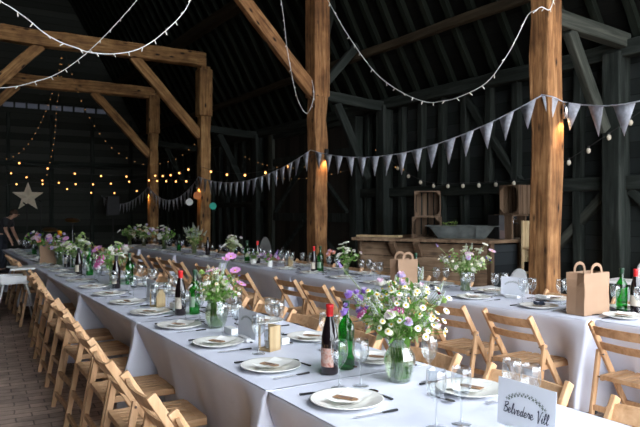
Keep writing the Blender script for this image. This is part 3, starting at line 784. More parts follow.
kinds = {'daisy': ('daisy', 'f_white', 'f_yellow'), 'yellowdaisy': ('daisy', 'f_cream', 'f_yellow'), 'pinkcosmos': ('cosmos', 'f_pink', 'f_yellow'), 'palecosmos': ('cosmos', 'f_palepink', 'f_yellow'), 'cornflower': ('corn', 'f_blue', 'f_purple'),
         'yarrow': ('umbel', 'f_white', 'f_cream'), 'pinkyarrow': ('umbel', 'f_palepink', 'f_cream'), 'cream': ('umbel', 'f_cream', 'f_limegreen'), 'lavender': ('spike', 'f_purple', 'f_lilac'),
         'lilac': ('ruffle', 'f_lilac', 'f_palepink'), 'hotpink': ('umbel', 'f_hotpink', 'f_palepink'), 'rose': ('ruffle', 'f_peach', 'f_palepink'), 'orange': ('ruffle', 'f_orange', 'f_yellow'), 'darkdaisy': ('corn', 'f_darkred', 'f_darkred'),
         'green': ('ruffle', 'f_limegreen', 'f_limegreen'), 'silver': ('spike', 'f_silver', 'f_leaf2'), 'purple': ('ruffle', 'f_purple', 'f_lilac'), 'rust': ('umbel', 'f_rust', 'f_cream'), 'whitepea': ('ruffle', 'f_white', 'f_palepink')}
M['f_leaf2'] = M['leafpale']
flower_me = {}
def fmesh(k):
    if k not in flower_me:
        sh, a, b = kinds[k]; flower_me[k] = shapes[sh].mesh({'daisy': 'daisy', 'yellowdaisy': 'daisy', 'pinkcosmos': 'cosmos_flower', 'palecosmos': 'cosmos_flower'}.get(k, 'flower'), [M[a], M[b]])
    return flower_me[k]
fname = dict(daisy='daisy', yellowdaisy='daisy', pinkcosmos='cosmos_flower', palecosmos='cosmos_flower', cornflower='cornflower', yarrow='yarrow_head', pinkyarrow='yarrow_head', cream='yarrow_head', lavender='lavender_spike',
             lilac='sweet_pea', hotpink='astilbe_head', rose='rose_bloom', orange='dahlia_bloom', darkdaisy='scabious_head', green='green_bloom', silver='silver_sprig', purple='delphinium_floret', rust='seed_head', whitepea='sweet_pea')
def orient(d):
    return Vector((0, 0, 1)).rotation_difference(Vector(d).normalized()).to_euler()
def bouquet(loc, zmouth, rmouth, Rw, Ht, spec, label, seed, leaves=120, stems=22, fs=1.0, special=(), squash=1.0, leafm=('leaf', 'leafpale'), base=.012):
    """a bunch held in a vase: stems fan out of the mouth; loc = vase base centre"""
    rr = random.Random(seed); o = empty('wildflower_bouquet', loc); tag(o, label, 'bouquet', 'wildflower bouquets')
    mb = MB(); heads = []
    tot = sum(n for _, n in spec); total = tot + stems
    def tip():
        t = rr.uniform(0, 2*math.pi); u = rr.random()**.6; h = zmouth + Ht*(.25+.75*rr.random())*(1-.32*u*u)
        hh = (h-zmouth)/Ht; rad = Rw*u*(.45+.6*math.sin(min(1, hh*1.15)*math.pi*.75))
        return Vector((rad*math.cos(t), rad*math.sin(t)*squash, h))
    def stem(tp, r=.0014):
        b = Vector((rr.uniform(-1, 1), rr.uniform(-1, 1), 0))*rmouth*.85; b.z = base
        a = rr.uniform(0, 6.28); m_ = Vector((math.cos(a)*rmouth*.65+tp.x*.12, math.sin(a)*rmouth*.65+tp.y*.12, zmouth))
        pts = [b, m_, m_.lerp(tp, .55)+Vector((tp.x*-.06, tp.y*-.06, .012)), tp]
        mb.tube(pts, [r*1.2, r, r*.8, r*.6], 4, rr.random() < .35 and 1 or 0, False); return m_
    for k, n in spec:
        for i in range(n):
            tp = tip()
            if k in ('lavender', 'silver'): tp.z += .03
            m_ = stem(tp); heads.append((k, tp, m_, 1))
    for k, tp, sc_ in special:
        tp = Vector(tp); m_ = stem(tp, .002); heads.append((k, tp, m_, sc_))
    for i in range(leaves):
        tp = tip(); c = Vector((0, 0, zmouth)).lerp(tp, rr.uniform(.2, 1)); d = Vector((rr.gauss(0, 1), rr.gauss(0, 1), rr.gauss(.4, .8))).normalized()
        s = d.orthogonal().normalized(); s = Quaternion(d, rr.uniform(0, 6.28)) @ s; L = rr.uniform(.018, .05)*fs; w = L*rr.uniform(.14, .32)
        mb.add([c, c+d*L*.5+s*w, c+d*L+Vector((0, 0, -.004)), c+d*L*.5-s*w], [(0, 1, 2, 3)], 0 if rr.random() < .62 else 1)
        if i % 3 == 0: stem(c, .001)
    mb.build('foliage', [M[leafm[0]], M[leafm[1]]], o)
    for k, tp, m_, sc_ in heads:
        d = (tp-m_)*1.0; d.normalize()
        d = d + Vector((rr.uniform(-.3, .3), rr.uniform(-.3, .3), .15))
        if k in ('daisy', 'yellowdaisy', 'pinkcosmos', 'palecosmos'): d += Vector((-.45, -.55, .1))*rr.uniform(.3, 1.2)
        if k in ('lavender', 'silver'): d = (tp-m_)+Vector((0, 0, .05)); sc_ *= .62
        place(fname[k], fmesh(k), o, tp, orient(d), fs*sc_*rr.uniform(.85, 1.15))
    return o
def vase(loc, kind, label, water=True, cat='vase'):
    o = empty('glass_vase' if kind != 'pot' else 'flower_pot', loc); tag(o, label, cat, 'flower vases')
    if kind == 'tulip': pr = [(.0001, .006), (.04, .004), (.046, .0), (.048, .006), (.058, .045), (.066, .085), (.060, .112), (.045, .135), (.043, .145), (.052, .170), (.058, .185)]
    elif kind == 'round': pr = [(.0001, .006), (.042, .0), (.05, .008), (.066, .06), (.069, .09), (.062, .125), (.050, .15), (.052, .165)]
    elif kind == 'straight': pr = [(.0001, .006), (.036, .0), (.040, .006), (.042, .09), (.046, .15), (.049, .165)]
    elif kind == 'slim': pr = [(.0001, .006), (.024, .0), (.028, .006), (.030, .08), (.028, .12), (.031, .135)]
    elif kind == 'pot': pr = [(.0001, .002), (.034, .0), (.037, .006), (.042, .075), (.044, .078), (.040, .078), (.036, .05), (.0001, .05)]
    inner = [(max(.0001, r-.003), z+.002) for r, z in pr[::-1]] if kind != 'pot' else []
    MB().lathe(pr+inner, seg=40, rib=.03 if kind != 'pot' else 0, nrib=10).build('vase_body' if kind != 'pot' else 'pot_body', M['vase'] if kind != 'pot' else M['china'], o, True)
    if water and kind != 'pot':
        zt = pr[-1][1]*.62; wp = [(r-.0045, z+.004) for r, z in pr if r > .001 and z < zt]; r_top = wp[-1][0]
        MB().lathe([(.0001, .009)]+wp[:]+[(r_top, zt), (.0001, zt)], seg=24).build('water', M['water'], o, True)
    return pr[-1][1]

def card_glyphs():
    G = {'B': (1.25, [[(.15, 0), (.3, 2.1)], [(.05, 1.9), (.8, 2.15), (1.0, 1.7), (.35, 1.15), (.95, .9), (1.0, .3), (.5, 0), (.1, .1)]]),
         'e': (.8, [[(0, .35), (.45, .55), (.5, .9), (.25, 1.0), (.05, .6), (.1, .1), (.4, 0), (.8, .35)]]),
         'l': (.62, [[(0, .3), (.4, 1.2), (.45, 1.9), (.28, 2.05), (.15, 1.2), (.2, .2), (.4, 0), (.62, .3)]]),
         'v': (.95, [[(0, .9), (.15, 1.0), (.3, .1), (.4, 0), (.7, .9), (.95, .8)]]),
         'd': (1.0, [[(.6, .85), (.3, 1.0), (.05, .5), (.2, 0), (.5, .3), (.78, 2.1)], [(.68, 1.2), (.6, .1), (1.0, .3)]]),
         'r': (.8, [[(0, .4), (.2, 1.15), (.3, .85), (.55, .95), (.5, .1), (.8, .3)]]),
         'V': (1.2, [[(0, 1.9), (.2, 2.1), (.5, 0), (.6, 0), (1.0, 2.0), (1.25, 2.15)]]),
         'i': (.5, [[(0, .4), (.2, 1), (.15, .2), (.3, 0), (.5, .3)], [(.25, 1.35), (.29, 1.45)]]), ' ': (.7, [])}
    return G
def smooth(pts, n=5):
    if len(pts) < 3: return pts
    P = [pts[0]]+list(pts)+[pts[-1]]; out = []
    for i in range(1, len(P)-2):
        for j in range(n):
            t = j/n; f = lambda a, b, c, d: .5*((2*b)+(-a+c)*t+(2*a-5*b+4*c-d)*t*t+(-a+3*b-3*c+d)*t**3)
            out.append((f(P[i-1][0], P[i][0], P[i+1][0], P[i+2][0]), f(P[i-1][1], P[i][1], P[i+1][1], P[i+2][1])))
    return out+[pts[-1]]
def strokes(mb, pl, w, m=0, eps=.0007):
    """flat ribbons on the card; card plane is local YZ, facing -X, text runs towards -Y"""
    for pts in pl:
        pts = smooth(pts)
        for (a, b), (c, d) in zip(pts[:-1], pts[1:]):
            L = math.hypot(c-a, d-b)
            if L < 1e-6: continue
            nx, ny = -(d-b)/L*w/2, (c-a)/L*w/2; ex, ey = (c-a)/L*w*.3, (d-b)/L*w*.3
            ww = 1.25 if d < b else .75
            nx *= ww; ny *= ww
            mb.add([(-eps, -(a-ex+nx), b-ey+ny), (-eps, -(c+ex+nx), d+ey+ny), (-eps, -(c+ex-nx), d+ey-ny), (-eps, -(a-ex-nx), b-ey-ny)], [(0, 1, 2, 3)], m)
def table_card(x, y, rz, label, text, z=TZ, tilt=-.03):
    o = empty('table_name_card', (x, y, z), rz); tag(o, label, 'card', 'table name cards'); W, Hh = .225, .150
    MB().box((0, 0, .012), (.05, .12, .024)).build('card_holder', M['white'], o, bev=.002)
    c = MB().box((.0012, 0, Hh/2), (.0012, W, Hh)).build('card_sheet', M['card'], o); c.location = (0, 0, .018); c.rotation_euler = (0, R(3), 0)
    mb = MB(); arc = []
    if text is not None:
        for i in range(25):
            t = R(150-120*i/24); arc.append((.088*math.cos(t)*1.0, .052+.060*math.sin(t)-.0))
        strokes(mb, [arc], .0009)
        for i in range(1, 24):
            a, b = arc[i]; s = 1 if i % 2 else -1; t = R(150-120*i/24)
            for dd in (.35, -.5):
                tx, ty = a+.0068*math.cos(t+dd*s if s > 0 else t+math.pi+dd), b+.0068*math.sin(t+dd*s if s > 0 else t+math.pi+dd)
                strokes(mb, [[(a, b), (tx, ty)]], .0022)
    mb.build('leaf_garland_print', M['leafink'], c)
    mb = MB(); G = card_glyphs(); 
    if text:
        u = .0152; wid = sum(G[ch][0] for ch in text)*u; px = -wid/2
        for ch in text:
            w_, pl = G[ch]; strokes(mb, [[(px+(a+.18*b)*u, .045+b*u) for a, b in q] for q in pl], .0026); px += w_*u
        mb.build('handwritten_text', M['ink'], c)
    return o
table_card(1.583, 1.356, 0, 'white card lettered Belvedere Vill under a leaf garland', 'Belvedere Vill')
table_card(1.487, 3.17, 0, 'white garland card beside the small wooden candle holder', '')
table_card(1.5, 4.95, 0, 'white card behind the gold-wood candle holder mid aisle table', '')
table_card(4.06, 3.60, R(8), 'white garland card on the bar-side table before the white chair', '')
for x, y, lb in ((1.50, 3.40, 'small white favour box beside the pink cosmos vase'), (1.62, 3.02, 'small white favour box beside the wooden candle holder'), (1.55, 4.52, 'small white favour box by the gold-wood candle holder'),
                 (4.18, 3.40, 'small white favour box beside the bar-side garland card'), (4.10, 3.72, 'small white favour box touching the foot of the bar-side card')):
    o = MB().box((0, 0, .018), (.045, .11, .036)).build('favour_box', M['white'], None, loc=(x, y, TZ), bev=.002); tag(o, lb, 'box', 'white favour boxes')
def candle_holder(x, y, rz, label):
    o = empty('candle_holder', (x, y, TZ), rz); tag(o, label, 'candle holder', 'wooden candle holders')
    mb = MB().box((0, 0, .006), (.08, .08, .012)); mb.box((.036, 0, .065), (.008, .08, .118)); mb.box((0, -.036, .065), (.08, .008, .118)); mb.box((-.036, .036, .065), (.008, .008, .118))
    mb.build('wooden_frame', M['palecrate'], o)
    MB().lathe([(.0001, .013), (.024, .013), (.026, .016), (.030, .10), (.028, .10), (.024, .02), (.0001, .02)], seg=20).build('candle_glass', M['glass'], o, True)
    MB().lathe([(.0001, .045), (.02, .045), (.02, .016)], seg=16).build('candle', M['napkin'], o, True)
candle_holder(1.49, 2.90, R(20), 'small open wooden candle holder between two wine glasses, closer to the camera')
candle_holder(1.46, 4.64, R(20), 'small open wooden candle holder farther along the aisle table')
candle_holder(3.95, 7.15, R(10), 'small wooden candle holder on the bar-side table by the purple flowers')

# row one flowers
vase((1.68, 2.09, TZ), 'tulip', 'ribbed tulip-shaped glass vase under the big daisy bouquet')
bouquet((1.68, 2.09, TZ), .165, .035, .20, .29, [('daisy', 46), ('yellowdaisy', 18), ('lilac', 3), ('silver', 16), ('hotpink', 2), ('pinkyarrow', 4), ('yarrow', 4), ('whitepea', 5)],
        'big daisy and lilac bouquet closest to the camera', 3, leaves=760, stems=30,
        special=[('purple', (-.175, .10, .35), 1.1), ('purple', (-.135, .085, .33), 1.1), ('purple', (-.155, .06, .29), 1.0), ('purple', (-.11, .09, .36), 1.0), ('purple', (-.20, .10, .28), 1.0), ('lavender', (-.19, .16, .475), .55), ('purple', (-.19, .11, .31), .7), ('purple', (-.145, .10, .36), .7), ('purple', (-.12, .06, .30), .7),
                 ('hotpink', (-.05, -.05, .30), 1.1), ('pinkyarrow', (-.04, -.02, .34), 1), ('daisy', (.13, -.14, .22), 1), ('daisy', (.11, -.15, .26), 1), ('yellowdaisy', (.14, -.12, .20), 1), ('daisy', (-.02, -.14, .24), 1), ('daisy', (-.1, -.06, .22), 1), ('green', (.13, -.11, .33), .9), ('darkdaisy', (.125, -.10, .36), 1), ('lilac', (-.01, -.02, .40), .9), ('whitepea', (.07, -.05, .385), .9),
                 ('daisy', (.03, -.13, .20), 1), ('daisy', (.08, -.12, .24), 1), ('daisy', (.09, -.10, .18), 1), ('daisy', (-.08, -.1, .27), 1), ('daisy', (.05, -.14, .27), 1), ('daisy', (.10, -.12, .29), 1)])
vase((1.50, 3.62, TZ), 'round', 'rounded ribbed glass vase under the pink cosmos bouquet')
bouquet((1.50, 3.62, TZ), .15, .04, .155, .20, [('yarrow', 6), ('cream', 6), ('pinkyarrow', 4), ('silver', 9), ('yellowdaisy', 6), ('rust', 7)],
        'green and cream bouquet with pink cosmos stems, second on the aisle table', 5, leaves=640, stems=30, fs=.85,
        special=[('pinkcosmos', (.09, -.01, .425), 1.2), ('pinkcosmos', (.055, -.01, .41), 1.1), ('pinkcosmos', (.11, -.03, .34), 1.3), ('pinkcosmos', (.135, -.06, .26), 1.2), ('cornflower', (.12, -.06, .31), 1), ('green', (-.10, -.02, .33), 1.1),
                 ('pinkyarrow', (-.02, 0, .35), 1.3), ('pinkyarrow', (.02, .02, .345), 1.2), ('hotpink', (-.06, -.03, .345), 1)])
vase((1.55, 6.3, TZ), 'straight', 'clear vase of the third aisle-table bouquet')
bouquet((1.55, 6.3, TZ), .15, .04, .19, .26, [('cream', 6), ('yarrow', 5), ('rust', 6), ('whitepea', 4)], 'third aisle-table bouquet with magenta and white blooms', 8, leaves=200, fs=1.3,
        special=[('hotpink', (-.14, -.05, .22), 2.2), ('whitepea', (.10, 0, .32), 1.8), ('palecosmos', (.06, 0, .33), 1.4), ('pinkcosmos', (-.13, .1, .33), 1.3)])
vase((1.5, 7.75, TZ), 'straight', 'clear vase of the fourth aisle-table bouquet')
bouquet((1.5, 7.75, TZ), .15, .04, .19, .30, [('yarrow', 8), ('cream', 9), ('green', 5), ('lilac', 3)], 'pale green and white bouquet, fourth on the aisle table', 9, leaves=220, fs=1.3, leafm=('leafpale', 'leaf'))
vase((1.5, 8.9, TZ), 'straight', 'clear vase of the fifth aisle-table bouquet')
bouquet((1.5, 8.9, TZ), .15, .04, .19, .26, [('lilac', 6), ('yarrow', 5), ('cornflower', 4), ('pinkcosmos', 4)], 'lilac and pink bouquet beside the kraft bag on the aisle table', 10, leaves=180, fs=1.3)
vase((1.5, 10.4, TZ), 'straight', 'clear vase of the sixth aisle-table bouquet')
bouquet((1.5, 10.4, TZ), .15, .04, .24, .32, [('palecosmos', 8), ('yarrow', 7), ('rose', 4), ('cornflower', 4)], 'pale pink bouquet behind the kraft bag on the aisle table', 12, leaves=180, fs=1.4, special=[('orange', (.2, -.2, .36), 1.7)])
# row two flowers
vase((4.05, 4.12, TZ), 'straight', 'straight glass vase on the bar-side table before the bar')
bouquet((4.05, 4.12, TZ), .15, .04, .25, .24, [('yarrow', 16), ('cream', 18), ('silver', 9), ('daisy', 12), ('lilac', 2)], 'wide airy white and green bouquet in front of the plank bar', 14, leaves=620, stems=30, fs=.85, leafm=('leafpale', 'leaf'),
        special=[('pinkyarrow', (-.03, -.06, .33), 1.5), ('pinkyarrow', (.01, -.05, .33), 1.4), ('palecosmos', (.20, -.12, .35), 1.3), ('cornflower', (.17, -.12, .27), 1.2), ('cornflower', (.15, -.1, .29), 1.1), ('lavender', (-.22, .12, .40), .7), ('yarrow', (.16, -.08, .41), 1.3), ('cornflower', (-.14, .05, .30), 1.0)])
vase((3.92, 5.8, TZ), 'slim', 'slim glass vase beside the two bottles on the bar-side table')
bouquet((3.92, 5.8, TZ), .12, .025, .16, .22, [('yarrow', 5), ('cream', 4), ('whitepea', 3)], 'loose bouquet of white yarrow and peach roses by the lamp post bottles', 15, leaves=120,
        special=[('rose', (-.15, .08, .25), 1.5), ('rose', (-.17, .07, .22), 1.4), ('rose', (-.11, .06, .24), 1.3), ('yarrow', (0, 0, .36), 1.4), ('yarrow', (-.05, .03, .34), 1.2)])
vase((3.67, 7.6, TZ), 'pot', 'small white pot of flowers on the bar-side table', cat='flower pot')
bouquet((3.67, 7.6, TZ), .07, .03, .10, .12, [('lilac', 5), ('cream', 5), ('silver', 3)], 'small mixed posy in the white pot on the bar-side table', 16, leaves=70, base=.055, special=[('grassy', None, 0)][:0])
vase((3.70, 7.2, TZ), 'pot', 'low white pot holding purple flowers beside the taller posy', cat='flower pot')
bouquet((3.70, 7.2, TZ), .07, .03, .13, .12, [('hotpink', 5), ('lavender', 4), ('pinkcosmos', 3), ('lilac', 3)], 'purple and magenta posy in the low white pot', 17, leaves=80, base=.055)
vase((3.70, 8.35, TZ), 'straight', 'glass vase farther along the bar-side table, near the disc-hung post')
bouquet((3.70, 8.35, TZ), .15, .04, .15, .24, [('cream', 8), ('whitepea', 5), ('yarrow', 5), ('pinkyarrow', 2)], 'tall cream bouquet between the disc-hung post and the white pot', 18, leaves=150, fs=1.3, leafm=('leafpale', 'grass'))
vase((3.72, 9.9, TZ), 'straight', 'glass vase directly before the disc-hung post')
bouquet((3.72, 9.9, TZ), .15, .04, .17, .32, [('silver', 22), ('cream', 6), ('green', 4)], 'tall straw-green bouquet directly before the disc-hung post', 19, leaves=260, fs=1.4, leafm=('grass', 'leaf'))
for i, (x, y, sp) in enumerate([(3.74, 11.5, [('yarrow', 8), ('pinkyarrow', 5), ('lilac', 4)]), (3.72, 12.7, [('cream', 8), ('rust', 6), ('lilac', 5)]), (3.6, 13.3, [('yarrow', 6), ('green', 5)])]):
    vase((x, y, TZ), 'straight', 'glass vase at the far end of the bar-side table, %s of three' % ORD[i])
    bouquet((x, y, TZ), .15, .04, .24, .30, sp, ['spreading pale lilac bouquet near the slim post', 'brown and lilac bouquet before the slim post', 'low white bouquet at the far end of the bar-side table'][i], 30+i, leaves=200, fs=1.6, leafm=('leafpale', 'leaf'))

# kraft bags
def bag(x, y, rz, w, d, h, label, z=TZ):
    o = empty('kraft_paper_bag', (x, y, z), rz); tag(o, label, 'paper bag', 'kraft paper bags')
    mb = MB(); i_ = .018; n = 6; rr = random.Random(int(w*1000+x*50))
    rings = []
    for k in range(n+1):
        t = k/n; z_ = h*t; b = .004*math.sin(t*9); g = .022*t*t+.002
        jj = lambda: rr.uniform(-.002, .002)
        rings.append([(-w/2-b+jj(), -d/2, z_), (0, -d/2-.003*math.sin(t*3.14)+jj(), z_), (w/2+b, -d/2, z_), (w/2-g, 0, z_), (w/2+b, d/2, z_), (0, d/2, z_), (-w/2-b, d/2, z_), (-w/2+g, 0, z_)])
    vs = [v for r_ in rings for v in r_]; fs = [tuple(range(8))[::-1]]
    for k in range(n):
        for q in range(8): fs.append((8*k+q, 8*k+(q+1) % 8, 8*k+8+(q+1) % 8, 8*k+8+q))
    mb.add(vs, fs); b_ = mb.build('bag_body', M['kraft'], o); s = b_.modifiers.new('t', 'SOLIDIFY'); s.thickness = .0015
    for sy in (-1, 1):
        pts = []; 
        for k in range(13):
            t = math.pi*k/12; pts.append((-.055*math.cos(t), sy*(d/2-.004), h-.015+.072*math.sin(t)**.6 if 0 < k < 12 else h-.05))
        mb = MB()
        for a, c in zip(pts[:-1], pts[1:]): mb.bar(a, c, .013, .003, up=(0, 1, 0)) if False else mb.bar(a, c, .005, .020, up=Vector(c).cross(Vector(a)) if False else (0, 0, 1) if abs(c[0]-a[0]) > abs(c[2]-a[2]) else (1, 0, 0))
        mb.build('bag_handle', M['kraft'], o)
bag(3.885, 2.78, R(0), .27, .14, .285, 'kraft paper bag with two handles in front of the golden oak post')
bag(3.69, 4.53, R(0), .22, .12, .27, 'kraft paper bag half hidden behind the big daisy bouquet')
bag(1.42, 9.1, R(-20), .24, .12, .25, 'kraft paper bag standing at the far part of the aisle table')

# decanter, upright wood slice
o = empty('glass_decanter', (4.05, 7.5, TZ)); tag(o, 'clear glass decanter with stopper on the bar-side table', 'decanter')
MB().lathe([(.0001, .003), (.05, 0), (.058, .01), (.055, .06), (.03, .11), (.018, .13), (.018, .17), (.028, .19)], seg=24).build('decanter_body', M['glass'], o, True)
MB().ball((0, 0, .205), .02, 0, 12, 8).build('stopper', M['glass'], o, True)
mb = MB(); vs = []; n = 28
for s in (-1, 1):
    for i in range(n):
        t = 2*math.pi*i/n; vs.append((.085*math.cos(t)*(1-.25*math.sin(t)), s*.012, .17+.17*math.sin(t)))
mb.add(vs, [tuple(range(n)), tuple(range(2*n-1, n-1, -1))]+[(i, n+i, n+(i+1) % n, (i+1) % n) for i in range(n)])
o = mb.build('wood_slice', M['sawn'], None, loc=(4.12, 8.15, TZ-.002)); o.rotation_euler = (R(-8), 0, R(-25)); tag(o, 'tall oval slice of wood standing upright on the bar-side table', 'wood slice')

# ------------------------------------------------------------------ the bar
A = Vector((5.80, 5.50)); B = Vector((4.98, 7.05)); bz = 1.10
bar_o = empty('plank_bar', (5.9, 6.2, 0)); tag(bar_o, 'rustic plank bar with a wooden counter behind the bar-side table', 'bar')
def bl(v): return (v[0]-5.9, v[1]-6.2)
dirv = (B-A).normalized(); nrm = Vector((-dirv.y, dirv.x)); nrm = nrm if nrm.x > 0 else -nrm
E = Vector((6.32, 5.50)); L = (B-A).length; ang = math.atan2(dirv.y, dirv.x)
nb = 6
for k in range(nb):
    z0 = .02+k*(bz-.06)/nb; a = bl(A); c = bl(B); m_ = ((a[0]+c[0])/2+nrm.x*.012, (a[1]+c[1])/2+nrm.y*.012)
    o = MB().box((0, 0, 0), (L, .022+.004*(k % 2), (bz-.06)/nb-.006)).build('front_plank', M['plank'], bar_o, bev=.003); o.location = (m_[0], m_[1], z0+(bz-.06)/nb/2); o.rotation_euler = (0, 0, ang)
a = bl(A); e_ = bl(E); c = bl(B)
MB().box(((a[0]+e_[0])/2, a[1]+.012, (bz-.04)/2), (e_[0]-a[0], .02, bz-.04)).build('end_panel', M['barpanel'], bar_o)
for p, s in ((a, .065), (e_, .05), (c, .06)):
    MB().box((p[0]+(.02 if p is not e_ else 0), p[1]-.0, (bz-.02)/2), (s, s, bz-.02)).build('corner_post', M['crate'], bar_o, bev=.004)
def barpt0(px):
    u = (px-320)/F; d2 = Vector((ST+u*CT, CT-u*ST)); den = d2.x*dirv.y-d2.y*dirv.x; return d2*((A.x*dirv.y-A.y*dirv.x)/den)
for q in (Vector(barpt0(420)), Vector(barpt0(396))):
    b_ = bl(q)
    MB().bar((b_[0]-nrm.x*.14, b_[1]-nrm.y*.14, bz-.03), (b_[0]-nrm.x*.0, b_[1]-nrm.y*.0, bz-.20), .075, .06).build('bracket', M['crate'], bar_o)
fo = nrm*-.13
top = [bl(A+fo+Vector((0, -.05))), bl(E+Vector((.03, -.05))), bl(Vector((6.32, 7.4))), bl(Vector((5.55, 7.4))), bl(B+fo+Vector((-.02, .06)))]
MB().prism(top, bz-.02, bz+.02).build('counter', M['plank'], bar_o, bev=.004)
BT = bz+.021
p = at_y(378, 236, 6.9)
o = MB().box((0, 0, .012), (.62, .14, .024)).build('loose_board', M['palecrate'], None, loc=(5.22, 6.93, BT)); o.rotation_euler = (0, 0, ang); tag(o, 'pale loose board lying on the end of the bar counter', 'board')

def crate(x, y, z, rz, w, h, d, label, slat=4, mat='crate', tip=True):
    """open fruit crate on its side, mouth towards -y"""
    o = empty('wooden_crate', (x, y, z), rz); tag(o, label, 'crate', 'wooden fruit crates'); t = .012
    for s in (-1, 1):
        for k in range(3): MB().box((s*(w/2-t/2), 0 if False else -d/2+d*(k+.5)/3, h/2), (t, d/3-.012, h-.002)).build('side_slat', M[mat], o)
    for s in (0, 1):
        for k in range(2): MB().box((0, -d/2+d*(k+.5)/2, t/2 if s == 0 else h-t/2), (w-2*t-.001, d/2-.012, t)).build('end_slat', M[mat], o)
    for k in range(slat): MB().box((-w/2+t+(w-2*t)*(k+.5)/slat, d/2-t/2, h/2), ((w-2*t)/slat-.018, t, h-2*t-.002)).build('bottom_slat', M[mat], o)
    for sx in (-1, 1):
        for sz in (0, 1):
            mb = MB(); cx, cz = sx*(w/2-t-.001), (t+.001 if sz == 0 else h-t-.001); q = .055
            mb.add([(cx, -d/2+.002, cz), (cx-sx*q, -d/2+.002, cz), (cx, -d/2+.002, cz+(q if sz == 0 else -q)), (cx, -d/2+.02, cz), (cx-sx*q, -d/2+.02, cz), (cx, -d/2+.02, cz+(q if sz == 0 else -q))], [(0, 1, 2), (5, 4, 3), (0, 3, 4, 1), (1, 4, 5, 2), (2, 5, 3, 0)])
            mb.build('corner_block', M[mat], o)
    return o
def barpt(px, dd):    # point on the counter seen at column px, dd metres behind the front edge line
    u = (px-320)/F; d2 = Vector((ST+u*CT, CT-u*ST)); a_ = A+nrm*dd
    den = d2.x*dirv.y-d2.y*dirv.x; k = (a_.x*dirv.y-a_.y*dirv.x)/den; return d2*k
q = barpt(427, .30); rzc = ang-math.pi if False else R(-38)
crate(q.x, q.y, BT, R(-46), .37, .275, .28, 'lower dark fruit crate stacked on the bar counter')
crate(q.x+.01, q.y, BT+.277, R(-42), .34, .335, .28, 'upper fruit crate standing open on the stacked pair')
q = barpt(462, .30)
tub = empty('zinc_tub', (q.x, q.y, BT), R(-46)); tag(tub, 'long galvanised zinc tub on the bar counter', 'tub')
mb = MB(); def_ = [(.29, .14, 0), (.40, .20, .15), (.455, .235, .158), (.455, .235, .166), (.392, .195, .162), (.285, .135, .008)]
vs = []
for a_, b_, z_ in def_: vs += [(-a_, -b_, z_), (a_, -b_, z_), (a_, b_, z_), (-a_, b_, z_)]
fs = [(3, 2, 1, 0), (20, 21, 22, 23)]
for i in range(5):
    for k in range(4): fs.append((4*i+k, 4*i+(k+1) % 4, 4*i+4+(k+1) % 4, 4*i+4+k))
mb.add(vs, fs).build('tub_body', M['galv'], tub, bev=.004)
MB().box((.18, -.175, .085), (.006, .06, .14), rot=Matrix.Rotation(R(-22), 3, 'X')).build('seam_strip', M['galv'], tub)
mo = empty('moss_plant', (q.x-.11, q.y+.10, BT+.02)); tag(mo, 'small clump of green plants peeking over the zinc tub', 'plant')
mb = MB(); rr = random.Random(4)
for i in range(90):
    c_ = Vector((rr.gauss(0, .05), rr.gauss(0, .04), .13+rr.random()*.055)); d_ = Vector((rr.gauss(0, 1), rr.gauss(0, 1), 1)).normalized(); s_ = d_.orthogonal().normalized()
    mb.add([c_, c_+d_*.014+s_*.009, c_+d_*.028, c_+d_*.014-s_*.009], [(0, 1, 2, 3)])
mb.tube([(0, 0, .01), (0, 0, .15)], .05, 8); mb.build('leaves', M['moss'], mo)
# coffee machine
q = Vector((6.21, 5.63))
cm = empty('coffee_machine', (q.x, q.y, BT), R(-15)); tag(cm, 'black coffee machine with steel spouts at the end of the bar', 'coffee machine')
MB().box((-.07, .03, .15), (.15, .26, .30)).build('machine_body', M['black'], cm, bev=.006)
MB().box((.07, .08, .15), (.13, .16, .30)).build('water_tank', M['blackplastic'], cm, bev=.006)
MB().box((.07, -.04, .262), (.10, .10, .05)).build('brew_head', M['steel'], cm, bev=.005)
MB().tube([(.07, -.06, .225), (.07, -.06, .19)], .028, 16).build('spout', M['steel'], cm)
MB().tube([(.07, -.09, .20), (.07, -.18, .195)], .010, 8).build('portafilter_handle', M['blackplastic'], cm)
MB().box((.07, -.05, .012), (.13, .15, .024)).build('drip_tray', M['steel'], cm)
MB().box((-.07, -.103, .06), (.14, .006, .10)).build('bag_print', flat('brown_print', (.05, .026, .022), .6), cm)
# crate shelf behind the golden post
def shelfcrate(x, y, z, rz, w, h, d, label, mat): return crate(x, y, z, rz, w, h, d, label, 5, mat)
shelfcrate(6.25, 5.50, BT+.31, R(-86), .29, .36, .25, 'open crate perched above the coffee machine', 'crate')
o = MB().box((0, 0, 0), (.28, .3, .02)).build('riser_board', M['crate'], None, loc=(6.25, 5.56, BT+.297)); o.name = 'wooden_riser'; tag(o, 'small wooden riser carrying the crate above the coffee machine', 'riser')
for i in (-1, 1):
    MB().box((i*.12, 0, -.154), (.025, .25, .286)).build('riser_leg', M['crate'], o)
ls = empty('pale_crate_shelf', (6.34, 5.22, 0), 0); tag(ls, 'pale wooden crate shelf between the bar end and the golden post', 'shelf')
for k in range(6): MB().box((-.12+.048*k, .12, 1.10), (.040, .012, .50)).build('back_slat', M['palecrate'], ls)
for z_ in (.72, 1.02): MB().box((0, 0, z_), (.30, .26, .02)).build('shelf_board', M['palecrate'], ls)
for s in (-1, 1):
    for t in (-1, 1): MB().box((s*.14, t*.12, .68), (.025, .025, 1.35 if t > 0 else 1.0), ).build('upright', M['palecrate'], ls)
for ch in ls.children:
    if ch.name.startswith('upright'): pass
o = empty('water_container', (6.28, 5.18, .731)); tag(o, 'blue plastic water container on the pale shelf', 'container')
MB().lathe([(.0001, 0), (.085, 0), (.09, .01), (.09, .15), (.06, .19), (.03, .20), (.03, .235), (.0001, .235)], seg=20).build('container_body', M['bluejug'], o, True)
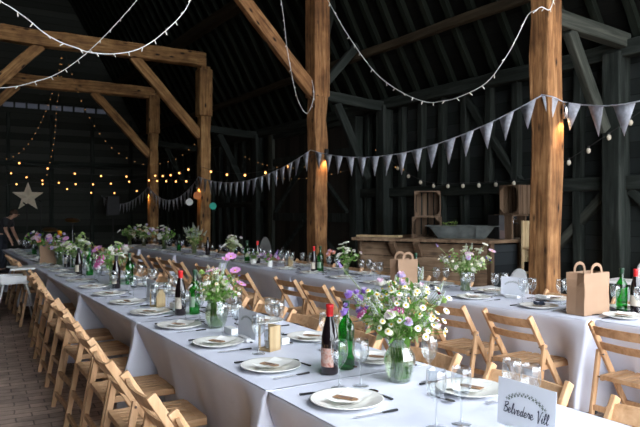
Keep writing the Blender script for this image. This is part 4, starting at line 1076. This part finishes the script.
MB().lathe([(.034, .225), (.034, .25), (.0001, .25)], seg=16).build('container_cap', M['blackplastic'], o)

# ------------------------------------------------------------------ high chairs
def highchair(x, y, rz, label, s=1.0):
    o = empty('high_chair', (x, y, 0), rz); tag(o, label, 'high chair', 'white high chairs'); o.scale = (s,)*3
    for a in (-1, 1):
        for b in (-1, 1): MB().tube([(b*.12, a*.12, .55), (b*.25, a*.25, 0)], .013, 10).build('leg', M['white'], o, True)
    mb = MB(); vs = []; n = 16
    for i in range(n+1):      # shell: seat and rounded back
        t = math.pi*(i/n); y_ = -.145*math.cos(t)
        for k in range(9):
            v = k/8; zz = .55 + .35*v*(math.sin(t)**.45 if 0 < i < n else .5); xx = -.13-.06*v - .03*math.sin(t)
            vs.append((xx, y_*(1-.12*v*v), zz))
    mb.add(vs, [(i*9+k, i*9+9+k, i*9+10+k, i*9+k+1) for i in range(n) for k in range(8)])
    b_ = mb.build('backrest', M['white'], o, True); q_ = b_.modifiers.new('t', 'SOLIDIFY'); q_.thickness = .014
    MB().prism([(-.15, -.17), (.13, -.15), (.15, -.12), (.15, .12), (.13, .15), (-.15, .17)], .535, .56).build('seat', M['white'], o, bev=.006)
    for a in (-1, 1): MB().prism([(-.16, a*.165), (.12, a*.15), (.12, a*.165), (-.16, a*.18)][::a], .55, .63).build('side_panel', M['white'], o, bev=.004)
    MB().prism([(-.06, -.22), (.24, -.22), (.28, -.17), (.28, .17), (.24, .22), (-.06, .22), (-.02, .12), (0, 0), (-.02, -.12)], .70, .722).build('tray', M['white'], o, bev=.006)
highchair(.95, 8.85, R(0), 'white plastic high chair with tray at the aisle table', 1.06)
highchair(4.80, 4.36, R(180), 'white round-backed high chair before the bar end')
highchair(5.86, 3.62, R(190), 'white high chair with tray beyond the kraft bag, at the picture edge', 1.12)

# ------------------------------------------------------------------ strings of lights and bunting
def catmull(pts, n=8):
    P = [pts[0]]+list(pts)+[pts[-1]]; out = []
    for i in range(1, len(P)-2):
        for j in range(n):
            t = j/n; a, b, c, d = [Vector(x) for x in P[i-1:i+3]]
            out.append(.5*((2*b)+(-a+c)*t+(2*a-5*b+4*c-d)*t*t+(-a+3*b-3*c+d)*t**3))
    return out+[Vector(pts[-1])]
def resample(pts, step):
    out = [pts[0]]; acc = 0
    for a, b in zip(pts[:-1], pts[1:]):
        L_ = (b-a).length
        while acc+L_ >= step:
            t = (step-acc)/L_; a = a.lerp(b, t); out.append(a.copy()); L_ = (b-a).length; acc = 0
        acc += L_
    return out
def hang(a, b, sag, n=24):
    a, b = Vector(a), Vector(b); return [a.lerp(b, i/n)-Vector((0, 0, sag*4*(i/n)*(1-i/n))) for i in range(n+1)]
icicle = MB().lathe([(.003, 0), (.0045, -.006), (.004, -.026), (.0001, -.033)], seg=6).mesh('icicle_bulb', M['clearbulb'], True)
def fairy(pts, step, label, group, r=.0045, s=1.0, seed=1, mat='cable', bulb=None, nm='fairy_lights'):
    rr = random.Random(seed); o = empty(nm, pts[0]); tag(o, label, 'string lights', group); o0 = Vector(pts[0])
    MB().tube([p-o0 for p in pts], r, 6).build('cable', M[mat], o, True)
    for k, p in enumerate(resample(pts, step)[1:]):
        if k >= 98: break
        place('bulb', bulb or icicle, o, p-o0, (rr.uniform(-.7, .7), rr.uniform(-.9, .9), rr.uniform(0, 6)), s)
    return o
def pix(lst, Y): return catmull([at_y(a, b, Y) for a, b in lst], 5)
fairy(pix([(-14, -12), (0, 1), (12, 8), (30, 21), (43, 32), (60, 42), (77, 48), (88, 52), (110, 54), (133, 51), (150, 43), (163, 33), (177, 20), (187, 7), (196, -14)], 5.6), .135,
      'white fairy light string drooping in a wide loop across the top corner', 'white fairy light strings', .0045, 1.25, 1)
fairy(pix([(147, -14), (137, 0), (115, 25), (90, 50), (67, 68), (50, 77), (37, 81), (18, 86), (0, 88), (-14, 88)], 8.0), .19,
      'white fairy light string crossing the wide loop and falling to the picture edge', 'white fairy light strings', .0045, 1.4, 2)
fairy(catmull([at_x(a, b, 4.93) for a, b in [(322, -14), (328, 0), (336, 15), (346, 32), (365, 60), (381, 78), (403, 93), (426, 102), (443, 101), (459, 97), (486, 83), (506, 57), (519, 33), (528, 15), (536, 10)]], 5), .19,
      'white fairy light string hanging between the lamp post and the golden post', 'white fairy light strings', .0045, 1.4, 3)
fairy(catmull([at_y(a, b, 3.96) for a, b in [(533, 13), (541, 7), (549, 10), (553, 2), (556, -8)]], 5), .09, 'short end of fairy lights wound over the golden post', 'white fairy light strings', .004, 1.1, 4)
fairy(pix([(279, -14), (281, 0), (284, 20), (287, 48), (291, 70), (294, 86), (298, 100), (303, 110), (307, 113), (311, 107), (314, 95), (312, 80)], 8.15), .12,
      'fairy light string looping down beside the long brace of the lamp post', 'white fairy light strings', .004, 1.2, 5)
tiny = MB().ball((0, 0, 0), .011, 0, 6, 4).mesh('tiny_bulb', M['tiny'], True)
for i, l in enumerate([[(62, 52), (58, 75), (50, 100), (42, 120), (30, 142), (15, 156), (0, 160)], [(62, 52), (61, 80), (57, 105), (54, 142), (47, 175)], [(66, 56), (74, 80), (83, 105), (95, 127), (107, 143), (117, 152), (133, 161), (148, 165), (163, 163), (180, 157), (196, 143)]]):
    pp = pix(l, 16.2 if i == 2 else 17.5)
    fairy(pp, .22 if i == 2 else .16, ['warm fairy light strand falling from the tie beams towards the picture edge', 'warm fairy light strand falling straight down above the star', 'warm fairy light strand sweeping from the tie beams to the disc-hung post'][i], 'warm fairy light strands', .0025, 1.1, 10+i, 'darkcable', tiny)
wb = MB().ball((0, 0, -.035), .021, 0, 10, 6).lathe([(.012, .01), (.012, -.012)], seg=8, m=1)
warm_me = wb.mesh('festoon_bulb', [M['warm'], M['black']], True)
off_me = MB().ball((0, 0, -.04), .026, 0, 10, 6, 1.25).lathe([(.013, .012), (.013, -.02), (.0001, -.022)], seg=8, m=1).mesh('festoon_bulb', [M['bulbglass'], M['black']], True)
def festoon(pts, bulbs, me, label, group, r=.004, s=1.0):
    o = empty('festoon_lights', pts[0]); tag(o, label, 'string lights', group); o0 = Vector(pts[0])
    MB().tube([p-o0 for p in pts], r, 6).build('cable', M['darkcable'], o, True)
    for p in bulbs: place('bulb', me, o, p-o0, (0, 0, 0), s)
def fest_even(pts, step, me, label, group, **k): festoon(pts, resample(pts, step)[1:], me, label, group, **k)
G1 = 'lit festoon strings'
fest_even(pix([(-10, 155), (4, 158), (28, 163.6), (53, 168), (80, 173), (109, 175), (130, 175), (149, 173)], 16.3), .62, warm_me, 'lit festoon string rising from the slim post over the star', G1)
fest_even(pix([(-10, 187), (2, 186), (20, 182.6), (45, 183), (63, 187), (85, 191), (106, 192), (128, 191), (141, 189), (150, 186)], 19.2), .66, warm_me, 'lit festoon string drooping in front of the end wall beside the star', G1)
fest_even(hang((PX-.13, 8.2, 2.33), (PX-.13, 12.9, 2.42), .22), .82, warm_me, 'lit festoon string from the lamp post to the disc-hung post', G1)
fest_even(hang((PX-.13, 13.0, 2.50), (PX-.13, 16.5, 2.45), .12), .6, warm_me, 'upper lit festoon string between the disc-hung post and the slim post', G1)
fest_even(hang((PX-.14, 13.0, 2.15), (PX-.14, 16.5, 2.30), .02), .7, warm_me, 'lower lit festoon string between the disc-hung post and the slim post', G1)
fest_even(hang((PX-.14, 16.6, 2.35), (2.0, 20.6, 2.65), .25), .6, warm_me, 'lit festoon string from the slim post back to the end wall', G1)
G2 = 'unlit festoon strings'
fest_even(hang((WX-.15, 8.2, 2.35), (WX-.15, 7.0, 1.87), .10)[:-1]+hang((WX-.15, 7.0, 1.87), (WX-.15, 5.0, 1.88), .02), .30, off_me, 'unlit festoon string running along the rail above the crates', G2)
fest_even(hang((WX-.28, 4.95, 1.95), (WX-.32, 3.2, 2.85), .05), .28, off_me, 'unlit festoon string climbing the dark wall by the golden post', G2)
tf = MB(); rr = random.Random(3)
# tiny lights on the dark wall between the lamp post and the disc-hung post
fairy(hang((WX-.2, 9.4, 2.45), (WX-.2, 13.6, 2.75), .25), .23, 'sparse warm fairy lights along the dark wall behind the bunting', 'warm fairy light strands', .002, .9, 21, 'darkcable', tiny)
fairy(hang((WX-.2, 9.2, 2.2), (WX-.2, 12.6, 2.25), .12), .3, 'lower sparse fairy lights along the dark wall behind the bunting', 'warm fairy light strands', .002, .9, 22, 'darkcable', tiny)
fairy([Vector((WX-.2, 8.6-.9*t/10, 2.6-.5*t/10-.1*math.sin(t/10*3.14))) for t in range(11)], .2, 'few small fairy lights left of the crates on the dark wall'.replace('left of', 'beside'), 'warm fairy light strands', .002, 1.2, 23, 'darkcable', tiny)

def bunting(pts, step, label, w=.185, h=.28, skip=0):
    o = empty('bunting', pts[0]); tag(o, label, 'bunting', 'grey-white bunting strings'); o0 = Vector(pts[0]); rr = random.Random(int(step*999+len(pts)))
    MB().tube([p-o0 for p in pts], .006, 6).build('cord', M['bunt'], o, True)
    q = resample(pts, .02); n_ = int(step/.02); wn = int(w/.02); i = 3+skip
    while i+wn < len(q):
        a, b = q[i]-o0, q[i+wn]-o0; m_ = (a+b)/2; dd = (b-a).normalized(); pr_ = dd.cross(Vector((0, 0, 1))).normalized(); sw = rr.uniform(-.03, .03)
        tipp = m_+Vector((0, 0, -h*rr.uniform(.95, 1.05)))+pr_*sw+dd*rr.uniform(-.012, .012); mid = m_+Vector((0, 0, -h*.45))+pr_*(sw*.3+rr.uniform(-.012, .012))
        l1 = a.lerp(tipp, .45); r1 = b.lerp(tipp, .45)
        mb = MB().add([a, m_, b, l1, mid, r1, tipp], [(0, 3, 4, 1), (1, 4, 5, 2), (3, 6, 4), (4, 6, 5)])
        f = mb.build('pennant', M['bunt'], o, True); so = f.modifiers.new('t', 'SOLIDIFY'); so.thickness = .0015
        i += n_
    return o
bx = PX-.14
bunting(hang((bx, 4.05, 2.56), (bx, 8.3, 2.39), .30), .29, 'bunting string from the golden post to the lamp post', .20, .27)
bunting(hang((bx, 8.3, 2.39), (bx, 12.95, 2.20), .28), .265, 'bunting string from the lamp post to the disc-hung post')
bunting(hang((bx, 12.95, 2.20), (bx, 16.55, 2.10), .42), .265, 'bunting string from the disc-hung post to the slim post')
bunting(hang((bx, 16.55, 2.10), (4.75, 20.8, 1.95), .35), .29, 'bunting string from the slim post back to the loudspeaker')
bunting(catmull([Vector(v) for v in ((bx, 4.05, 2.57), (bx+.03, 3.93, 2.53), (PX+.14, 3.95, 2.50), (5.0, 3.3, 2.37), (4.95, 2.6, 2.40))]), .36, 'bunting string running from the golden post out of the picture', .25, .27, skip=-3)

# wall lamps on the posts
def lamp(x, y, z, dx, dy, label, e=9):
    o = empty('wall_lamp', (x, y, z)); tag(o, label, 'wall lamp', 'small cylinder wall lamps')
    MB().box((-dx*.028, -dy*.028, 0), (.03, .03, .05)).build('bracket', M['black'], o)
    MB().lathe([(.026, -.075), (.03, -.075), (.03, .075), (.026, .075), (.026, -.06)], seg=20).build('lamp_shade', M['black'] if e < 9 else M['steel'], o, True)
    MB().lathe([(.0001, -.068), (.024, -.068)], seg=16).build('bulb', M['lampglow'], o)
    l = bpy.data.lights.new('lamp_light', 'SPOT'); l.energy = e; l.color = (1, .55, .22); l.spot_size = R(115); l.spot_blend = .8; l.shadow_soft_size = .02
    lo = bpy.data.objects.new('lamp_light', l); col.objects.link(lo); lo.parent = o; lo.location = (0, 0, -.08)
lamp(PX+.07, 3.94, 2.42, 0, -1, 'steel cylinder lamp low on the golden post under the bunting', 9)
lamp(PX+.06, 8.165, 2.33, 0, -1, 'cylinder lamp glowing on the lamp post where bunting meets', 8)
lamp(PX-.155, 13.0, 2.05, -1, 0, 'cylinder lamp glowing on the disc-hung post', 8)
lamp(PX-.155, 16.6, 2.0, -1, 0, 'cylinder lamp glowing on the slim post', 8)

# paper discs by the third post
for px, py, m_, lb, r_ in ((189.4, 202, 'discwhite', 'round white paper disc hanging beside the oak post', .075), (197.4, 195.4, 'discorange', 'round orange paper disc against the oak post', .085), (213, 206, 'discteal', 'round teal paper disc beside the oak post', .075)):
    p = at_y(px, py, 12.80); o = MB().lathe([(.0001, -.006), (r_, -.004), (r_, .004), (.0001, .006)], seg=24).build('paper_disc', M[m_], None, loc=p); o.rotation_euler = (R(90), 0, R(-20)); tag(o, lb, 'paper disc', 'hanging paper discs')
    MB().tube([(0, 0, 0), (0, .01, .0)], .002, 5).build('hook', M['black'], o); 
    MB().tube([(0, r_, 0), (0, 2.42-p.z, 0)], .0015, 5).build('thread', M['darkcable'], o)

# ------------------------------------------------------------------ far end: star, loudspeaker, stage things, person
p = at_y(28, 197, EY-.16)
mb = MB(); vs = [(0, -.07, 0)]; 
for i in range(10):
    t = math.pi/2+i*math.pi/5; r_ = .45 if i % 2 == 0 else .185; vs.append((r_*math.cos(t), 0, r_*math.sin(t)))
vs.append((0, .03, 0))
mb.add(vs, [(0, 1+i, 1+(i+1) % 10) for i in range(10)]+[(11, 1+(i+1) % 10, 1+i) for i in range(10)])
o = mb.build('paper_star', M['star'], None, loc=p); tag(o, 'large cream five-pointed star on the dark end wall', 'star')
MB().tube([(0, .0, .44), (0, .0, .9)], .004, 5).build('hanging_thread', M['darkcable'], o)
p = at_y(113, 208, 19.0)
o = empty('loudspeaker', (p.x, 19.0, 0), R(-10)); tag(o, 'black loudspeaker on a tall stand before the end wall', 'loudspeaker')
MB().box((0, 0, 1.62), (.36, .32, .56)).build('speaker_cabinet', M['black'], o, bev=.02)
MB().lathe([(.0001, 0), (.13, 0), (.14, .012), (.0001, .012)], c=(0, 0, 0), seg=20).build('speaker_cone', M['black'], o).matrix_local = Matrix.Translation((0, -.16, 1.53)) @ Matrix.Rotation(R(90), 4, 'X')
MB().tube([(0, 0, .1), (0, 0, 1.34)], .018, 10).build('pole', M['grey_timber'] if False else M['black'], o)
for k in range(3):
    a_ = k*2.094+.4; MB().tube([(0, 0, .75), (.5*math.cos(a_), .5*math.sin(a_), .0)], .012, 8).build('leg', M['black'], o)
p = at_y(18, 250, 17.6)
o = empty('keyboard_case', (p.x, 17.6, 0), 0); tag(o, 'grey equipment case with silver front beside the standing person', 'equipment case')
MB().box((0, 0, .22), (.55, .4, .42)).build('case_body', M['black'], o, bev=.01); MB().box((0, -.21, .32), (.5, .012, .16)).build('silver_front', M['amp'], o)
for i, (px, yy, hh) in enumerate(((27, 18.5, 1.62), (41, 18.8, 1.72))):
    p = at_y(px, 240, yy); o = empty('microphone_stand', (p.x, yy, 0)); tag(o, ('thin black microphone stand below the star', 'thin black microphone stand beside the star, taller')[i], 'microphone stand', 'microphone stands')
    MB().tube([(0, 0, .02), (0, 0, hh)], .011, 8).build('pole', M['black'], o); MB().lathe([(.0001, .0), (.13, .0), (.13, .015), (.0001, .03)], seg=16).build('base', M['black'], o)
    MB().tube([(0, 0, hh), (-.1, -.1, hh+.07)], .018, 8).build('microphone', M['black'], o)
p = at_y(65, 225, 18.0)
o = empty('drum_kit', (p.x+.05, 18.0, 0)); tag(o, 'dark drum kit with brass cymbals behind the flowers', 'drum kit')
MB().tube([(0, -.22, .30), (0, .22, .30)], .28, 24).build('bass_drum', M['black'], o)
MB().tube([(.35, 0, .45), (.35, 0, .70)], .16, 20).build('floor_tom', M['black'], o); MB().tube([(-.12, 0, .64), (-.12, .02, .86)], .13, 20).build('rack_tom', M['black'], o)
cyb = flat('brass_cymbal', (.30, .20, .09), .35, .9)
for x_, z_ in ((-.42, .98), (.15, 1.22)):
    c_ = MB().lathe([(.0001, .02), (.03, .018), (.19, 0), (.19, .003), (.03, .022), (.0001, .024)], seg=24).build('cymbal', cyb, o, True); c_.location = (x_, .05, z_); c_.rotation_euler = (R(18), 0, 0)
    MB().tube([(x_, .05, .0), (x_, .05, z_)], .010, 6).build('cymbal_stand', M['steel'], o)

def skin(name, verts, edges, radii, mat, parent=None, sub=2, root=0):
    me = bpy.data.meshes.new(name); me.from_pydata([Vector(v) for v in verts], edges, []); me.materials.append(mat)
    o = bpy.data.objects.new(name, me); col.objects.link(o)
    if parent is not None: o.parent = parent
    sl = me.skin_vertices.new(name='')if hasattr(me.skin_vertices, 'new') else None
    sk = o.modifiers.new('skin', 'SKIN'); sk.use_smooth_shade = True
    lay = me.skin_vertices[0].data if len(me.skin_vertices) else None
    if lay:
        for i, r_ in enumerate(radii): lay[i].radius = (r_, r_) if not isinstance(r_, tuple) else r_; lay[i].use_root = (i == root)
    ss = o.modifiers.new('sub', 'SUBSURF'); ss.levels = ss.render_levels = sub
    return o
p = at_y(9, 230, 17.0)
per = empty('person', (p.x-.17, 17.0, 0), R(-28)); tag(per, 'person in black t-shirt and dark jeans bending over equipment by the star', 'person')
# local frame: +x is where the person faces
V = [(0, 0, .92), (.03, 0, 1.10), (.13, 0, 1.28), (.21, 0, 1.38), (.27, 0, 1.43), (.33, 0, 1.455), (.35, 0, 1.53),
     (.16, .17, 1.33), (.20, .21, 1.08), (.31, .20, .86), (.34, .20, .78),
     (.16, -.17, 1.33), (.20, -.21, 1.08), (.31, -.20, .86), (.34, -.20, .78),
     (0, .10, .88), (.03, .11, .50), (-.02, .11, .09), (.10, .12, .035),
     (0, -.10, .88), (.03, -.11, .50), (-.02, -.11, .09), (.10, -.12, .035)]
Ed = [(0, 1), (1, 2), (2, 3), (3, 4), (4, 5), (5, 6), (2, 7), (7, 8), (8, 9), (9, 10), (2, 11), (11, 12), (12, 13), (13, 14), (0, 15), (15, 16), (16, 17), (17, 18), (0, 19), (19, 20), (20, 21), (21, 22)]
Rd = [(.14, .11), (.14, .105), (.15, .11), .065, .055, .085, .085, .055, .043, .033, .035, .055, .043, .033, .035, .08, .055, .04, .035, .08, .055, .04, .035]
# fingers
def finger(base, dirv_, n=2, L_=.028):
    i = len(V)-0; prev = base; d = Vector(dirv_).normalized()
    for k in range(n):
        q_ = Vector(V[prev])+d*L_*(1.0 if k else 1.2); V.append(tuple(q_)); Ed.append((prev, len(V)-1)); Rd.append(.0095-.001*k); prev = len(V)-1; d = (d+Vector((0, 0, -.25))).normalized()
for b in (10, 14):
    for dy in (-.5, -.17, .17, .5): finger(b, (.35, dy, -.9), 3, .03)
    finger(b, (.9, -.6 if b == 10 else .6, -.3), 2, .026)
per.scale = (.94,)*3
skin('body', V, Ed, Rd, M['skin'], per)
skin('t_shirt', [(.0, 0, .90), (.03, 0, 1.10), (.13, 0, 1.28), (.19, 0, 1.355), (.155, .17, 1.33), (.19, .205, 1.14), (.155, -.17, 1.33), (.19, -.205, 1.14)], [(0, 1), (1, 2), (2, 3), (2, 4), (4, 5), (2, 6), (6, 7)],
     [(.165, .135), (.175, .145), (.185, .155), .10, .085, .07, .085, .07], M['tee'], per)
skin('jeans', [(0, 0, .95), (0, .10, .88), (.03, .11, .50), (-.02, .11, .08), (0, -.10, .88), (.03, -.11, .50), (-.02, -.11, .08)], [(0, 1), (1, 2), (2, 3), (0, 4), (4, 5), (5, 6)], [(.165, .135), .105, .078, .062, .105, .078, .066], M['jeans'], per)
hr = MB().ball((0, 0, 0), .1, 0, 16, 10, 1.05).build('hair', M['hair'], per, True); hr.location = (.315, 0, 1.52); hr.scale = (1, .9, .85)
MB().ball((.44, 0, 1.47), .014, 0, 8, 5).build('nose', M['skin'], per, True)
for s in (-1, 1):
    MB().ball((.345, s*.088, 1.475), .02, 0, 8, 5).build('ear', M['skin'], per, True); MB().ball((.43, s*.03, 1.495), .008, 0, 8, 5).build('eye', M['black'], per, True)
    MB().box((.11, s*.115, .04), (.26, .095, .08)).build('shoe', M['black'], per, bev=.025)
MB().box((.43, 0, 1.435), (.01, .04, .006)).build('mouth', M['redcap'], per)

# ------------------------------------------------------------------ light
wd = bpy.data.worlds.new('sky'); sc.world = wd; wd.use_nodes = True; nt = wd.node_tree; nt.nodes.clear()
bg = nt.nodes.new('ShaderNodeBackground'); bg.inputs[0].default_value = (.86, .92, 1.0, 1); bg.inputs[1].default_value = 5.0
ow = nt.nodes.new('ShaderNodeOutputWorld'); nt.links.new(bg.outputs[0], ow.inputs[0])
def portal(loc, rot, sx, sy):
    l = bpy.data.lights.new('daylight_opening', 'AREA'); l.shape = 'RECTANGLE'; l.size = sx; l.size_y = sy; l.cycles.is_portal = True
    o = bpy.data.objects.new('daylight_opening', l); col.objects.link(o); o.location = loc; o.rotation_euler = rot
portal((RX, YS-.05, 3.0), (R(-90), 0, 0), 9, 6.0)
portal((WX+.05, .2, 1.6), (0, R(90), 0), 3.2, 3.6)
sc.view_settings.view_transform = 'Standard'; sc.view_settings.look = 'None'; sc.view_settings.gamma = 1
sc.view_settings.exposure = .88
sc.cycles.use_denoising = True; sc.cycles.max_bounces = 8; sc.cycles.transparent_max_bounces = 24; sc.cycles.diffuse_bounces = 4
